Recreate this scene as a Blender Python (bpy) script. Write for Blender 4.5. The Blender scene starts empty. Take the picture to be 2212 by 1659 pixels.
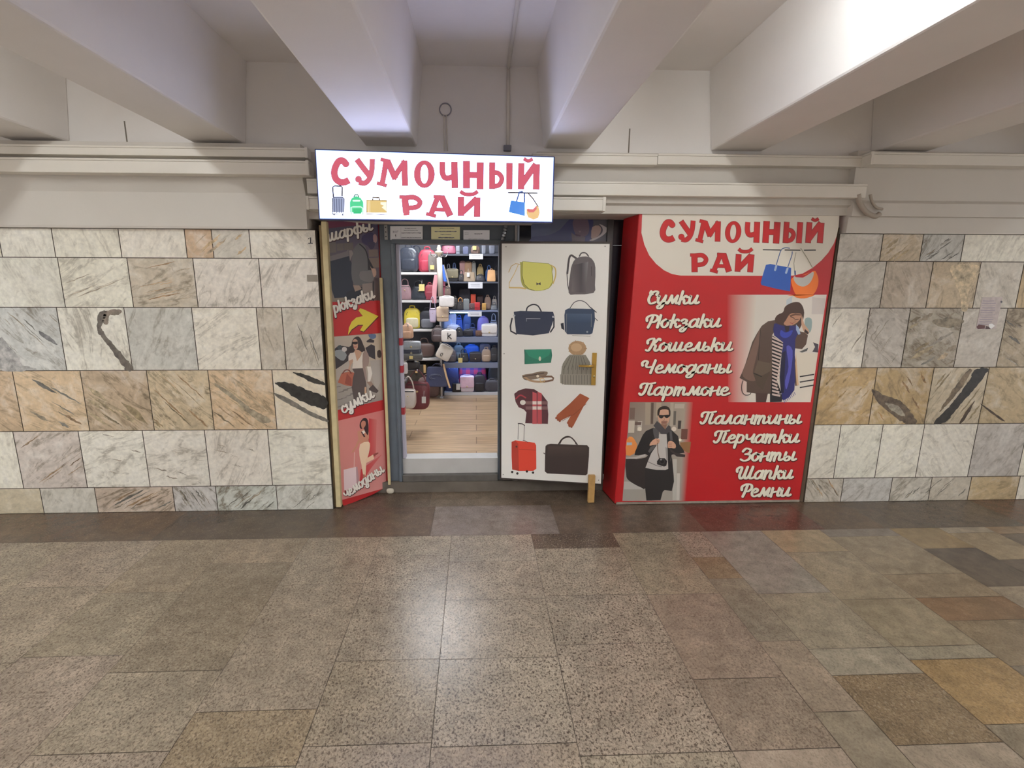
import bpy, bmesh, math, random
from mathutils import Vector, Matrix, noise
from mathutils.geometry import tessellate_polygon
S = bpy.context.scene
COL = S.collection
random.seed(7)
PI = math.pi

# ------------------------------------------------------------------ camera
F, TH, PS, RO, CX, CY, H = 1043.75, .192991, .0378547, .0028683, 1067.39, 816.63, 1.62
FW = Vector((math.sin(PS)*math.cos(TH), math.cos(PS)*math.cos(TH), -math.sin(TH)))
_r = Vector((math.cos(PS), -math.sin(PS), 0)); _u = _r.cross(FW)
RT = _r*math.cos(RO)+_u*math.sin(RO); UP = -_r*math.sin(RO)+_u*math.cos(RO)
CAM = Vector((0, 0, H))
cd = bpy.data.cameras.new('camera'); cam = bpy.data.objects.new('camera', cd); COL.objects.link(cam)
cd.sensor_width = 36; cd.lens = F*36/2212
cd.shift_x = (1106-CX)/2212; cd.shift_y = (CY-829.5)/2212
cd.clip_start = .02; cd.clip_end = 100
M3 = Matrix((RT, UP, -FW)).transposed().to_4x4(); M3.translation = CAM
cam.matrix_world = M3
S.camera = cam

# ------------------------------------------------------------------ world, view
w = bpy.data.worlds.new('world'); S.world = w; w.use_nodes = True
w.node_tree.nodes['Background'].inputs[0].default_value = (1, 1, 1, 1)
w.node_tree.nodes['Background'].inputs[1].default_value = 1.0
S.view_settings.view_transform = 'Standard'; S.view_settings.look = 'None'
S.view_settings.gamma = 1; S.view_settings.exposure = 0.12
S.cycles.max_bounces = 8; S.cycles.diffuse_bounces = 6; S.cycles.glossy_bounces = 3
S.cycles.transmission_bounces = 4; S.cycles.sample_clamp_indirect = 6
S.cycles.use_denoising = True
LAMP = 84.0            # emission of the passage tubes
SHOPLAMP = 30.0

# ------------------------------------------------------------------ helpers
def ray(x, y): return FW+RT*((x-CX)/F)-UP*((y-CY)/F)
def onY(x, y, Y): d = ray(x, y); return CAM+d*(Y/d.y)
def onZ(x, y, Z=0): d = ray(x, y); return CAM+d*((Z-H)/d.z)
def onX(x, y, X): d = ray(x, y); return CAM+d*(X/d.x)
def lin(c):
    c = c/255.
    return c/12.92 if c <= .04045 else ((c+.055)/1.055)**2.4
def C(r, g, b, k=1.0): return tuple(min(.95, lin(v)/k) for v in (r, g, b))+(1,)

_mats = {}
def mat(name, col=(.5, .5, .5, 1), rough=.5, metal=0, emit=None, es=0, bump=0, bscale=60, var=0, vscale=8, spec=.5, coat=0):
    if name in _mats: return _mats[name]
    m = bpy.data.materials.new(name); m.use_nodes = True; _mats[name] = m
    nt = m.node_tree; b = nt.nodes['Principled BSDF']
    b.inputs['Base Color'].default_value = col; b.inputs['Roughness'].default_value = rough
    b.inputs['Metallic'].default_value = metal; b.inputs['Specular IOR Level'].default_value = spec
    b.inputs['Coat Weight'].default_value = coat
    if emit: b.inputs['Emission Color'].default_value = emit; b.inputs['Emission Strength'].default_value = es
    if var or bump:
        tc = nt.nodes.new('ShaderNodeTexCoord')
    if var:
        n = nt.nodes.new('ShaderNodeTexNoise'); n.inputs['Scale'].default_value = vscale; n.inputs['Detail'].default_value = 6
        nt.links.new(tc.outputs['Object'], n.inputs['Vector'])
        mr = nt.nodes.new('ShaderNodeMapRange'); mr.inputs[1].default_value = .3; mr.inputs[2].default_value = .7
        mr.inputs[3].default_value = 1-var; mr.inputs[4].default_value = 1+var
        nt.links.new(n.outputs['Fac'], mr.inputs[0])
        mx = nt.nodes.new('ShaderNodeMix'); mx.data_type = 'RGBA'; mx.blend_type = 'MULTIPLY'; mx.inputs[0].default_value = 1
        mx.inputs[6].default_value = col; nt.links.new(mr.outputs[0], mx.inputs[7]); nt.links.new(mx.outputs[2], b.inputs['Base Color'])
    if bump:
        n2 = nt.nodes.new('ShaderNodeTexNoise'); n2.inputs['Scale'].default_value = bscale; n2.inputs['Detail'].default_value = 4
        nt.links.new(tc.outputs['Object'], n2.inputs['Vector'])
        bp = nt.nodes.new('ShaderNodeBump'); bp.inputs['Strength'].default_value = bump; bp.inputs['Distance'].default_value = .01
        nt.links.new(n2.outputs['Fac'], bp.inputs['Height']); nt.links.new(bp.outputs[0], b.inputs['Normal'])
    return m

class MB:
    """collects shapes for ONE mesh"""
    def __init__(s): s.v = []; s.f = []; s.c = []; s.sm = []; s.p = []
    def add(s, vs, fs, col=None, smooth=False, par=None):
        o = len(s.v); s.v += [tuple(x) for x in vs]; s.c += [col or (1, 1, 1, 1)]*len(vs) if not isinstance(col, list) else col
        s.p += [par or (0, 0, 0, 1)]*len(vs)
        s.f += [tuple(o+i for i in f) for f in fs]; s.sm += [smooth]*len(fs); return s
    def box(s, x0, x1, y0, y1, z0, z1, col=None, par=None):
        vs = [(x, y, z) for z in (z0, z1) for y in (y0, y1) for x in (x0, x1)]
        return s.add(vs, [(0, 2, 3, 1), (4, 5, 7, 6), (0, 1, 5, 4), (2, 6, 7, 3), (0, 4, 6, 2), (1, 3, 7, 5)], col, False, par)
    def hexa(s, bot, top, col=None):
        """bot, top: four points each, counter-clockwise from outside-below"""
        n = len(bot); vs = list(bot)+list(top)
        fs = [tuple(range(n))[::-1], tuple(range(n, 2*n))]+[(i, (i+1) % n, n+(i+1) % n, n+i) for i in range(n)]
        return s.add(vs, fs, col)
    def tube(s, pts, r, n=8, col=None, flat=None):
        pts = [Vector(p) for p in pts]; N = len(pts); vs = []; fs = []
        rr = r if isinstance(r, (list, tuple)) else [r]*N
        t0 = (pts[1]-pts[0]).normalized()
        a = t0.cross(Vector((0, 0, 1)));  a = a if a.length > .05 else t0.cross(Vector((1, 0, 0)))
        a.normalize()
        for i, p in enumerate(pts):
            t = (pts[min(i+1, N-1)]-pts[max(i-1, 0)]).normalized()
            a = (a-t*a.dot(t)).normalized(); b = t.cross(a)
            fx = flat or 1
            for k in range(n):
                q = 2*PI*k/n; vs.append(p+(a*math.cos(q)+b*(math.sin(q)*fx))*rr[i])
        for i in range(N-1):
            for k in range(n): fs.append((i*n+k, i*n+(k+1) % n, (i+1)*n+(k+1) % n, (i+1)*n+k))
        fs += [tuple(range(n))[::-1], tuple((N-1)*n+k for k in range(n))]
        return s.add(vs, fs, col, True)
    def strap(s, pts, wdir, w, th, col=None):
        """flat band along pts, width along wdir"""
        pts = [Vector(p) for p in pts]; wd = Vector(wdir).normalized(); N = len(pts); vs = []; fs = []
        for i, p in enumerate(pts):
            t = (pts[min(i+1, N-1)]-pts[max(i-1, 0)]).normalized(); n = t.cross(wd).normalized()
            for a, b in ((-1, -1), (1, -1), (1, 1), (-1, 1)): vs.append(p+wd*(a*w/2)+n*(b*th/2))
        for i in range(N-1):
            for k in range(4): fs.append((i*4+k, i*4+(k+1) % 4, i*4+4+(k+1) % 4, i*4+4+k))
        fs += [(3, 2, 1, 0), tuple((N-1)*4+k for k in range(4))]
        return s.add(vs, fs, col)
    def lathe(s, prof, o=(0, 0, 0), n=20, col=None):
        vs = []; fs = []; N = len(prof); o = Vector(o)
        for r, z in prof:
            for k in range(n):
                q = 2*PI*k/n; vs.append(o+Vector((r*math.cos(q), r*math.sin(q), z)))
        for i in range(N-1):
            for k in range(n): fs.append((i*n+k, i*n+(k+1) % n, (i+1)*n+(k+1) % n, (i+1)*n+k))
        fs += [tuple(range(n))[::-1], tuple((N-1)*n+k for k in range(n))]
        return s.add(vs, fs, col, True)
    def blob(s, c, rx, ry, rz, e1=.5, e2=.5, nu=20, nv=12, fn=None, col=None):
        """superellipsoid; fn(x,y,z in -1..1) -> point in -1..1 for shaping"""
        c = Vector(c); vs = []; fs = []
        sg = lambda v, e: math.copysign(abs(v)**e, v)
        for j in range(nv+1):
            ph = -PI/2+PI*j/nv
            for i in range(nu):
                q = 2*PI*i/nu
                x = sg(math.cos(ph), e1)*sg(math.cos(q), e2); y = sg(math.cos(ph), e1)*sg(math.sin(q), e2); z = sg(math.sin(ph), e1)
                if fn: x, y, z = fn(x, y, z)
                vs.append(c+Vector((x*rx, y*ry, z*rz)))
        for j in range(nv):
            for i in range(nu): fs.append((j*nu+i, j*nu+(i+1) % nu, (j+1)*nu+(i+1) % nu, (j+1)*nu+i))
        return s.add(vs, fs, col, True)
    def build(s, name, m, parent=None, loc=None, bevel=0, seg=2):
        me = bpy.data.meshes.new(name); me.from_pydata(s.v, [], s.f)
        if len(s.c) == len(s.v):
            a = me.color_attributes.new('Col', 'FLOAT_COLOR', 'POINT'); a.data.foreach_set('color', [x for c in s.c for x in c])
            if any(p != (0, 0, 0, 1) for p in s.p):
                a = me.color_attributes.new('Par', 'FLOAT_COLOR', 'POINT'); a.data.foreach_set('color', [x for c in s.p for x in c])
        me.polygons.foreach_set('use_smooth', s.sm)
        me.materials.append(m); me.update()
        o = bpy.data.objects.new(name, me); COL.objects.link(o)
        if parent:
            o.parent = parent; o.location = -parent.location
            if parent.rotation_euler.z:
                o.matrix_parent_inverse = Matrix.Identity(4)
        if loc: o.location = loc
        if bevel:
            b = o.modifiers.new('bevel', 'BEVEL'); b.width = bevel; b.segments = seg; b.limit_method = 'ANGLE'; b.angle_limit = .7
        return o
def tag(o, label=None, cat=None, group=None, kind=None):
    if label: o['label'] = label
    if cat: o['category'] = cat
    if group: o['group'] = group
    if kind: o['kind'] = kind
    return o
def thing(name, label, cat, loc=(0, 0, 0), group=None):
    o = bpy.data.objects.new(name, None); COL.objects.link(o); o.location = loc; o.empty_display_size = .05
    return tag(o, label, cat, group)
def struct(o): o['kind'] = 'structure'; return o

def smoothpts(pts, n=6, closed=False):
    P = [tuple(p) for p in pts]; out = []; N = len(P); D = len(P[0])
    rng = range(N) if closed else range(N-1)
    for i in rng:
        g = lambda k: P[k % N] if closed else P[max(0, min(N-1, k))]
        a, b, c, d = g(i-1), g(i), g(i+1), g(i+2)
        for k in range(n):
            t = k/n
            out.append(tuple(.5*(2*b[q]+(c[q]-a[q])*t+(2*a[q]-5*b[q]+4*c[q]-d[q])*t*t+(3*b[q]-a[q]-3*c[q]+d[q])*t**3) for q in range(D)))
    if not closed: out.append(P[-1])
    return out

# ------------------------------------------------------------------ materials with attributes
def attr_mat(name):
    m = bpy.data.materials.new(name); m.use_nodes = True; nt = m.node_tree
    a = nt.nodes.new('ShaderNodeAttribute'); a.attribute_name = 'Col'
    return m, nt, nt.nodes['Principled BSDF'], a
PRINT, nt, b, a = attr_mat('printed vinyl'); nt.links.new(a.outputs[0], b.inputs['Base Color'])
b.inputs['Roughness'].default_value = .42
GLOWPRINT, nt, b, a = attr_mat('backlit printed acrylic')
b.inputs['Base Color'].default_value = (.05, .05, .05, 1); b.inputs['Roughness'].default_value = .3
nt.links.new(a.outputs[0], b.inputs['Emission Color']); b.inputs['Emission Strength'].default_value = 1.0
PAINTED, nt, b, a = attr_mat('painted surface'); nt.links.new(a.outputs[0], b.inputs['Base Color']); b.inputs['Roughness'].default_value = .5

def N(nt, t, **k):
    n = nt.nodes.new('ShaderNode'+t)
    for q, v in k.items():
        if q.startswith('i_'): n.inputs[int(q[2:])].default_value = v
        else: setattr(n, q, v)
    return n
def math_n(nt, op, a, b=None):
    n = N(nt, 'Math', operation=op)
    for i, x in enumerate((a, b)):
        if x is None: continue
        if isinstance(x, (int, float)): n.inputs[i].default_value = x
        else: nt.links.new(x, n.inputs[i])
    return n.outputs[0]
def maprange(nt, src, a, b, c, d):
    n = N(nt, 'MapRange'); nt.links.new(src, n.inputs[0])
    for i, v in enumerate((a, b, c, d)): n.inputs[1+i].default_value = v
    return n.outputs[0]
def mixc(nt, fac, A, B, mode='MIX'):
    n = N(nt, 'Mix', data_type='RGBA', blend_type=mode)
    for i, x in ((0, fac), (6, A), (7, B)):
        if isinstance(x, (int, float, tuple)): n.inputs[i].default_value = x
        else: nt.links.new(x, n.inputs[i])
    return n.outputs[2]

# marble: Col = tile colour, Par = (vein angle / pi, vein strength, seed)
MARBLE, nt, b, a = attr_mat('veined marble')
pa = N(nt, 'Attribute', attribute_name='Par'); sp = N(nt, 'SeparateColor'); nt.links.new(pa.outputs[0], sp.inputs[0])
tc = N(nt, 'TexCoord'); sx = N(nt, 'SeparateXYZ'); nt.links.new(tc.outputs['Object'], sx.inputs[0])
ang = math_n(nt, 'MULTIPLY', sp.outputs[0], PI)
cs, sn = math_n(nt, 'COSINE', ang), math_n(nt, 'SINE', ang)
uu = math_n(nt, 'ADD', math_n(nt, 'MULTIPLY', sx.outputs[0], cs), math_n(nt, 'MULTIPLY', sx.outputs[2], sn))
vv = math_n(nt, 'SUBTRACT', math_n(nt, 'MULTIPLY', sx.outputs[2], cs), math_n(nt, 'MULTIPLY', sx.outputs[0], sn))
seed = math_n(nt, 'MULTIPLY', sp.outputs[2], 37.0)
cb = N(nt, 'CombineXYZ'); nt.links.new(math_n(nt, 'MULTIPLY', uu, .26), cb.inputs[0]); nt.links.new(vv, cb.inputs[1]); nt.links.new(seed, cb.inputs[2])
n1 = N(nt, 'TexNoise'); n1.inputs['Scale'].default_value = 9; n1.inputs['Detail'].default_value = 8; n1.inputs['Roughness'].default_value = .6; n1.inputs['Distortion'].default_value = .7
nt.links.new(cb.outputs[0], n1.inputs['Vector'])
ridge = math_n(nt, 'ABSOLUTE', math_n(nt, 'SUBTRACT', n1.outputs['Fac'], .5))
vein = maprange(nt, ridge, 0.004, .042, 1, 0)
cb2 = N(nt, 'CombineXYZ'); nt.links.new(uu, cb2.inputs[0]); nt.links.new(math_n(nt, 'MULTIPLY', vv, 1.3), cb2.inputs[1]); nt.links.new(math_n(nt, 'ADD', seed, 5.0), cb2.inputs[2])
n2 = N(nt, 'TexNoise'); n2.inputs['Scale'].default_value = 5.5; n2.inputs['Detail'].default_value = 7; n2.inputs['Roughness'].default_value = .62; n2.inputs['Distortion'].default_value = 1.0
nt.links.new(cb2.outputs[0], n2.inputs['Vector'])
cloud = maprange(nt, n2.outputs['Fac'], .50, .78, 0, 1)
vm = math_n(nt, 'MULTIPLY', vein, maprange(nt, n2.outputs['Fac'], .40, .60, .05, 1))
st = sp.outputs[1]
veincol = mixc(nt, n2.outputs['Fac'], C(92, 70, 44), C(124, 112, 92))
c0 = mixc(nt, math_n(nt, 'MULTIPLY', cloud, math_n(nt, 'ADD', .12, math_n(nt, 'MULTIPLY', st, .55))), a.outputs[0], veincol)
lite = maprange(nt, n2.outputs['Fac'], .28, .48, .5, 0)
c1 = mixc(nt, lite, c0, C(236, 232, 224))
c2 = mixc(nt, math_n(nt, 'MULTIPLY', vm, math_n(nt, 'MINIMUM', math_n(nt, 'ADD', .10, math_n(nt, 'MULTIPLY', st, 1.0)), .85)), c1, veincol)
n4 = N(nt, 'TexNoise'); n4.inputs['Scale'].default_value = 13; n4.inputs['Detail'].default_value = 8; n4.inputs['Roughness'].default_value = .7; n4.inputs['Distortion'].default_value = .5
nt.links.new(cb2.outputs[0], n4.inputs['Vector'])
c2 = mixc(nt, math_n(nt, 'MULTIPLY', maprange(nt, n4.outputs['Fac'], .56, .72, 0, 1), math_n(nt, 'ADD', .25, math_n(nt, 'MULTIPLY', st, .6))), c2, veincol)
n3 = N(nt, 'TexNoise'); n3.inputs['Scale'].default_value = 45; n3.inputs['Detail'].default_value = 5; nt.links.new(tc.outputs['Object'], n3.inputs['Vector'])
c3 = mixc(nt, 1.0, c2, maprange(nt, n3.outputs['Fac'], .3, .7, .88, 1.08), 'MULTIPLY')
nt.links.new(c3, b.inputs['Base Color']); b.inputs['Roughness'].default_value = .38

# granite floor: Col = slab colour, Par = (speckle strength, streak, seed)
GRANITE, nt, b, a = attr_mat('granite slabs')
pa = N(nt, 'Attribute', attribute_name='Par'); sp = N(nt, 'SeparateColor'); nt.links.new(pa.outputs[0], sp.inputs[0])
tc = N(nt, 'TexCoord'); mp = N(nt, 'Mapping'); nt.links.new(tc.outputs['Object'], mp.inputs[0]); mp.inputs['Scale'].default_value = (1, .8, 1)
g1 = N(nt, 'TexNoise'); g1.inputs['Scale'].default_value = 120; g1.inputs['Detail'].default_value = 3; g1.inputs['Roughness'].default_value = .55; g1.inputs['Distortion'].default_value = .8
nt.links.new(mp.outputs[0], g1.inputs['Vector'])
g2 = N(nt, 'TexNoise'); g2.inputs['Scale'].default_value = 3.2; g2.inputs['Detail'].default_value = 6; nt.links.new(tc.outputs['Object'], g2.inputs['Vector'])
g3 = N(nt, 'TexVoronoi'); g3.inputs['Scale'].default_value = 150; nt.links.new(mp.outputs[0], g3.inputs['Vector'])
dark = maprange(nt, g1.outputs['Fac'], .36, .50, 1, 0)
lightm = maprange(nt, g1.outputs['Fac'], .55, .68, 0, 1)
d1 = mixc(nt, math_n(nt, 'MULTIPLY', dark, sp.outputs[0]), a.outputs[0], C(78, 66, 56))
d2 = mixc(nt, math_n(nt, 'MULTIPLY', lightm, math_n(nt, 'MULTIPLY', sp.outputs[0], .45)), d1, C(225, 214, 198))
sepv = N(nt, 'SeparateColor'); nt.links.new(g3.outputs['Color'], sepv.inputs[0])
d3 = mixc(nt, math_n(nt, 'MULTIPLY', sp.outputs[0], .55), d2, mixc(nt, 1.0, d2, maprange(nt, sepv.outputs[0], 0, 1, .72, 1.22), 'MULTIPLY'))
d4 = mixc(nt, 1.0, d3, maprange(nt, g2.outputs['Fac'], .3, .7, .82, 1.12), 'MULTIPLY')
g4 = N(nt, 'TexNoise'); g4.inputs['Scale'].default_value = 1.3; g4.inputs['Detail'].default_value = 7; g4.inputs['Distortion'].default_value = 0; nt.links.new(tc.outputs['Object'], g4.inputs['Vector'])
d4 = mixc(nt, maprange(nt, g4.outputs['Fac'], .35, .85, 0, .5), d4, C(150, 136, 116))
g5 = N(nt, 'TexNoise'); g5.inputs['Scale'].default_value = 14; g5.inputs['Detail'].default_value = 6; g5.inputs['Distortion'].default_value = .4
mp5 = N(nt, 'Mapping'); nt.links.new(tc.outputs['Object'], mp5.inputs[0]); mp5.inputs['Location'].default_value = (3, 7, 0); nt.links.new(mp5.outputs[0], g5.inputs['Vector'])
d4 = mixc(nt, 1.0, d4, maprange(nt, g5.outputs['Fac'], .3, .7, .80, 1.16), 'MULTIPLY')
d4 = mixc(nt, 1.0, d4, (.60, .572, .545, 1), 'MULTIPLY')
nt.links.new(d4, b.inputs['Base Color'])
b.inputs['Roughness'].default_value = .27
bp = N(nt, 'Bump'); bp.inputs['Strength'].default_value = .12; bp.inputs['Distance'].default_value = .004
nt.links.new(g1.outputs['Fac'], bp.inputs['Height']); nt.links.new(bp.outputs[0], b.inputs['Normal'])

VEIN, nt, b, a = attr_mat('dark marble vein'); tc = N(nt, 'TexCoord'); vn = N(nt, 'TexNoise'); vn.inputs['Scale'].default_value = 26; vn.inputs['Detail'].default_value = 8; vn.inputs['Roughness'].default_value = .65
nt.links.new(tc.outputs['Object'], vn.inputs['Vector']); nt.links.new(mixc(nt, 1.0, a.outputs[0], maprange(nt, vn.outputs['Fac'], .3, .7, .45, 1.7), 'MULTIPLY'), b.inputs['Base Color']); b.inputs['Roughness'].default_value = .4
PLASTER = mat('painted plaster', C(233, 229, 226), .75, var=.03, vscale=2.2, bump=.08, bscale=40)
TRUNK = mat('white plastic trunking', C(226, 220, 210), .45, var=.03, vscale=3)
GREYMET = mat('grey painted door frame', C(92, 100, 110), .4, var=.08, vscale=12)
DARK = mat('dark void', C(32, 31, 34), .6)
GROUT = mat('grout', C(74, 64, 54), .9)
# ================================================================== THE SETTING
W = 3.32                      # front face of the marble cladding
# ---- floor
fb = MB()
cols_px = [(252, 1250), (467, 1205), (640, 1205), (820, 1170), (975, 1160), (1148, 1158), (1326, 1157), (1451, 1150), (1516, 1150), (1641, 1145), (1771, 1145), (1926, 1145), (2036, 1145), (2141, 1145)]
cx = [onZ(*p).x for p in cols_px]
x = cx[0]; pre = []
while x > -6: x -= random.choice((.42, .5, .56)); pre.append(x)
cx = pre[::-1]+cx; n0 = len(pre)
x = cx[-1]
while x < 6.4: x += random.choice((.32, .45, .5)); cx.append(x)
YB = 2.915
BASE = (186, 171, 153)
# hand-set joints: column index -> [(pixel row of the joint below this slab, colour, speckle)]
hand = {0: [(1265, (176, 160, 138), .7), (1395, (170, 158, 138), .7)], 1: [(1207, (186, 168, 146), .7), (1432, (160, 147, 128), .7), (1600, (178, 165, 146), .75)],
        2: [(1255, (186, 172, 154), .8), (1520, (177, 163, 146), .8), (1640, (170, 152, 126), .8)], 3: [(1197, (190, 178, 160), .8), (1420, (180, 167, 150), .9), (1600, (176, 162, 142), .9)],
        4: [(1212, (192, 180, 165), .8), (1295, (188, 174, 158), .9), (1422, (192, 178, 161), .95), (1610, (192, 179, 162), 1)],
        5: [(1187, (110, 92, 80), .9), (1290, (190, 176, 158), .9), (1397, (185, 172, 156), 1), (1640, (188, 174, 158), 1)],
        6: [(1292, (186, 172, 150), .7), (1480, (176, 158, 142), .55), (1640, (168, 152, 136), .6)],
        7: [(1212, (196, 184, 168), .8), (1260, (164, 144, 116), .4), (1400, (166, 156, 138), .4), (1560, (176, 160, 142), .4)],
        8: [(1162, (180, 154, 132), .25), (1295, (172, 166, 156), .25), (1420, (174, 164, 144), .35), (1480, (178, 170, 152), .3), (1640, (150, 130, 102), .6)],
        9: [(1205, (192, 174, 144), .2), (1312, (178, 165, 142), .3), (1420, (170, 158, 134), .25), (1450, (176, 168, 148), .3), (1600, (184, 154, 108), .4)],
        10: [(1172, (156, 148, 138), .2), (1258, (176, 162, 138), .25), (1312, (168, 152, 128), .25), (1365, (150, 120, 92), .2), (1470, (150, 134, 110), .3)],
        11: [(1202, (172, 150, 112), .15), (1290, (98, 90, 84), .1), (1360, (170, 158, 140), .25), (1450, (160, 146, 124), .25)],
        12: [(1168, (190, 178, 158), .15), (1230, (178, 160, 130), .2), (1292, (112, 100, 92), .15), (1330, (186, 154, 98), .2)],
        13: [(1172, (176, 150, 120), .2), (1230, (120, 106, 92), .2)]}
def jit(c, r=7):
    d = random.uniform(-r, r); return tuple(v+d+random.uniform(-2, 2) for v in c)
g = .0013
def slab(b, x0, x1, y0, y1, col, spk, sk=0, z=0):
    b.add([(x0+g, y0+g, z), (x1-g, y0+g, z), (x1-g, y1-g, z), (x0+g, y1-g, z)], [(0, 1, 2, 3)], C(*col), False, (spk, sk, random.random(), 1))
for i in range(len(cx)-1):
    x0, x1 = cx[i], cx[i+1]; y = YB; k = i-n0; xm = (x0+x1)/2
    for (py, c, spk) in hand.get(k, []):
        # row of the joint on the floor: depth from the pixel row at the picture's centre column
        Yj = onZ(1067, py).y
        if Yj < y-.05: slab(fb, x0, x1, Yj, y, c, spk); y = Yj
    while y > -3.5:
        L = random.uniform(.45, 1.1)
        base = BASE if xm < 1.2 else random.choice(((178, 164, 146), (168, 150, 124), (172, 160, 142), (150, 138, 122), (184, 160, 124)))
        slab(fb, x0, x1, max(y-L, -3.5), y, jit(base), .8 if xm < 1 else .3); y -= L
# dark border course along the wall
bx = [-6]+[onZ(*p).x for p in ((360, 1140), (702, 1130), (935, 1125), (1195, 1110), (1500, 1120), (1750, 1120), (1880, 1120), (2160, 1110))]+[5, 6.4]
bc = [(112, 92, 76), (92, 78, 68), (106, 86, 74), (150, 138, 134), (122, 104, 92), (112, 72, 62), (112, 92, 76), (106, 94, 84), (118, 84, 66), (110, 90, 74)]
for i in range(len(bx)-1):
    slab(fb, bx[i], bx[i+1], YB, W+.02, bc[min(i, len(bc)-1)], .35)
for i, (xa, xb) in enumerate(((-1.1, -.35), (-.35, .30), (.30, 1.12))):
    slab(fb, xa, xb, W+.02, 3.60, [(110, 96, 84), (128, 114, 100), (116, 102, 90)][i], .35)
# black fleck and stain inlays seen on the floor
floor = struct(fb.build('floor', GRANITE))
struct(MB().box(-6, 6.4, -3.5, 3.9, -.12, -.003).build('floor_bed', GROUT))

# ---- marble cladding
mb = MB()
rowz = [onY(300, p, W).z for p in (494, 557, 664, 800, 930, 1052)]+[0]
WH = (236, 230, 216)
TAN = (214, 190, 156)
def tiles(b, row, xs, specs):
    z1, z0 = rowz[row], rowz[row+1]
    for i in range(len(xs)-1):
        c, an, st = specs[i % len(specs)] if i < len(specs) else (WH, random.uniform(0, 180), .15)
        x0, x1 = xs[i]+.0028, xs[i+1]-.0028
        b.add([(x0, W, z0+.0026), (x1, W, z0+.0026), (x1, W, z1-.0026), (x0, W, z1-.0026)], [(0, 1, 2, 3)], C(*jit(c, 5)), False, (an/180., st, random.random(), 1))
def lx(*zs, sc=2.592, ox=0, oy=480, rowmid=None): return [onY(ox+z/sc, oy+rowmid/sc, W).x for z in zs]
XL = -1.045
def leftrow(row, mid, zs, specs):
    xs = lx(*zs, rowmid=mid)+[XL]
    ext = []; x = xs[0]
    while x > -5.9: x -= .44; ext.append(x)
    pre = [(random.choice((WH, WH, (200, 190, 172))) if row != 3 else TAN, random.uniform(100, 150), .3) for _ in ext]
    tiles(mb, row, ext[::-1]+xs, pre+specs)
leftrow(0, 120, (0, 300, 672, 1040, 1190, 1400), [(WH, 100, .12), (WH, 100, .2), (WH, 60, .12), ((206, 178, 144), 40, .1), ((214, 206, 196), 40, .25), (WH, 130, .25)])
leftrow(1, 345, (-30, 345, 730, 1095, 1460), [(WH, 120, .12), (WH, 30, .3), ((204, 190, 172), 15, .55), (WH, 60, .35), (WH, 60, .3)])
leftrow(2, 655, (-10, 345, 718, 1092, 1450, 1590), [((196, 194, 190), 130, .6), (WH, 100, .4), ((206, 202, 194), 60, .4), (WH, 30, .3), ((202, 192, 176), 100, .45), ((210, 202, 190), 60, .35)])
leftrow(3, 1000, (-280, 100, 475, 842, 1182, 1537), [((200, 176, 142), 145, .5), ((218, 190, 158), 150, .5), ((190, 172, 142), 140, 1.0), ((212, 194, 164), 138, .85), ((220, 194, 160), 142, .55), ((232, 218, 198), 150, .1)])
leftrow(4, 1320, (-260, 100, 462, 818, 1162, 1512), [(WH, 90, .2), ((208, 200, 188), 40, .5), (WH, 20, .4), (WH, 10, .35), (WH, 60, .3), (WH, 10, .25)])
leftrow(5, 1560, (-150, 235, 540, 975, 1215, 1552), [((208, 198, 172), 20, .1), ((210, 204, 192), 60, .3), ((206, 188, 172), 25, .75), ((200, 196, 190), 120, .9), ((202, 200, 194), 42, .85), ((210, 206, 198), 45, .4)])
struct(mb.build('wall_left', MARBLE))
XR = 2.475
mb = MB()
def rightrow(row, mid, zs, specs):
    xs = [XR]+[onY(1720+z/2.592, 480+mid/2.592, W).x for z in zs]
    while xs[-1] < 6.3: xs.append(xs[-1]+.42)
    tiles(mb, row, xs, specs)
rightrow(0, 155, (475, 700, 930, 1330), [((198, 192, 182), 50, .4), ((198, 182, 154), 35, .5), ((196, 192, 184), 60, .8), (WH, 70, .2), (WH, 90, .2)])
rightrow(1, 360, (485, 745, 1010, 1250), [((204, 196, 182), 40, .25), ((196, 184, 164), 120, .3), ((196, 178, 146), 85, .5), ((204, 196, 184), 120, .3), ((200, 176, 138), 90, .4)])
rightrow(2, 655, (388, 612, 910, 1150), [(WH, 50, .3), ((206, 200, 188), 140, .4), ((180, 170, 150), 150, .9), ((208, 200, 190), 30, .2), ((182, 168, 142), 150, .8), (WH, 20, .4)])
rightrow(3, 970, (430, 745, 1050), [((194, 166, 124), 45, .4), ((192, 164, 124), 120, .5), ((204, 188, 160), 55, .5), ((200, 178, 144), 140, .4), (TAN, 50, .4)])
rightrow(4, 1270, (232, 465, 695, 990, 1270), [(WH, 30, .25), (WH, 60, .3), (WH, 40, .25), (WH, 130, .25), ((204, 200, 192), 60, .3)])
rightrow(5, 1490, (258, 530, 750, 970, 1240), [((200, 190, 176), 130, .6), ((206, 204, 196), 40, .35), ((208, 202, 190), 42, .45), ((204, 194, 176), 40, .35), ((200, 176, 138), 30, .3)])
struct(mb.build('wall_right', MARBLE))
# grout bed / masonry behind the cladding
struct(MB().box(-6, XL, W+.004, W+.30, 0, rowz[0]).build('wall_left_core', GROUT))
struct(MB().box(XR, 6.4, W+.004, W+.30, 0, rowz[0]).build('wall_right_core', GROUT))

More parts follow.
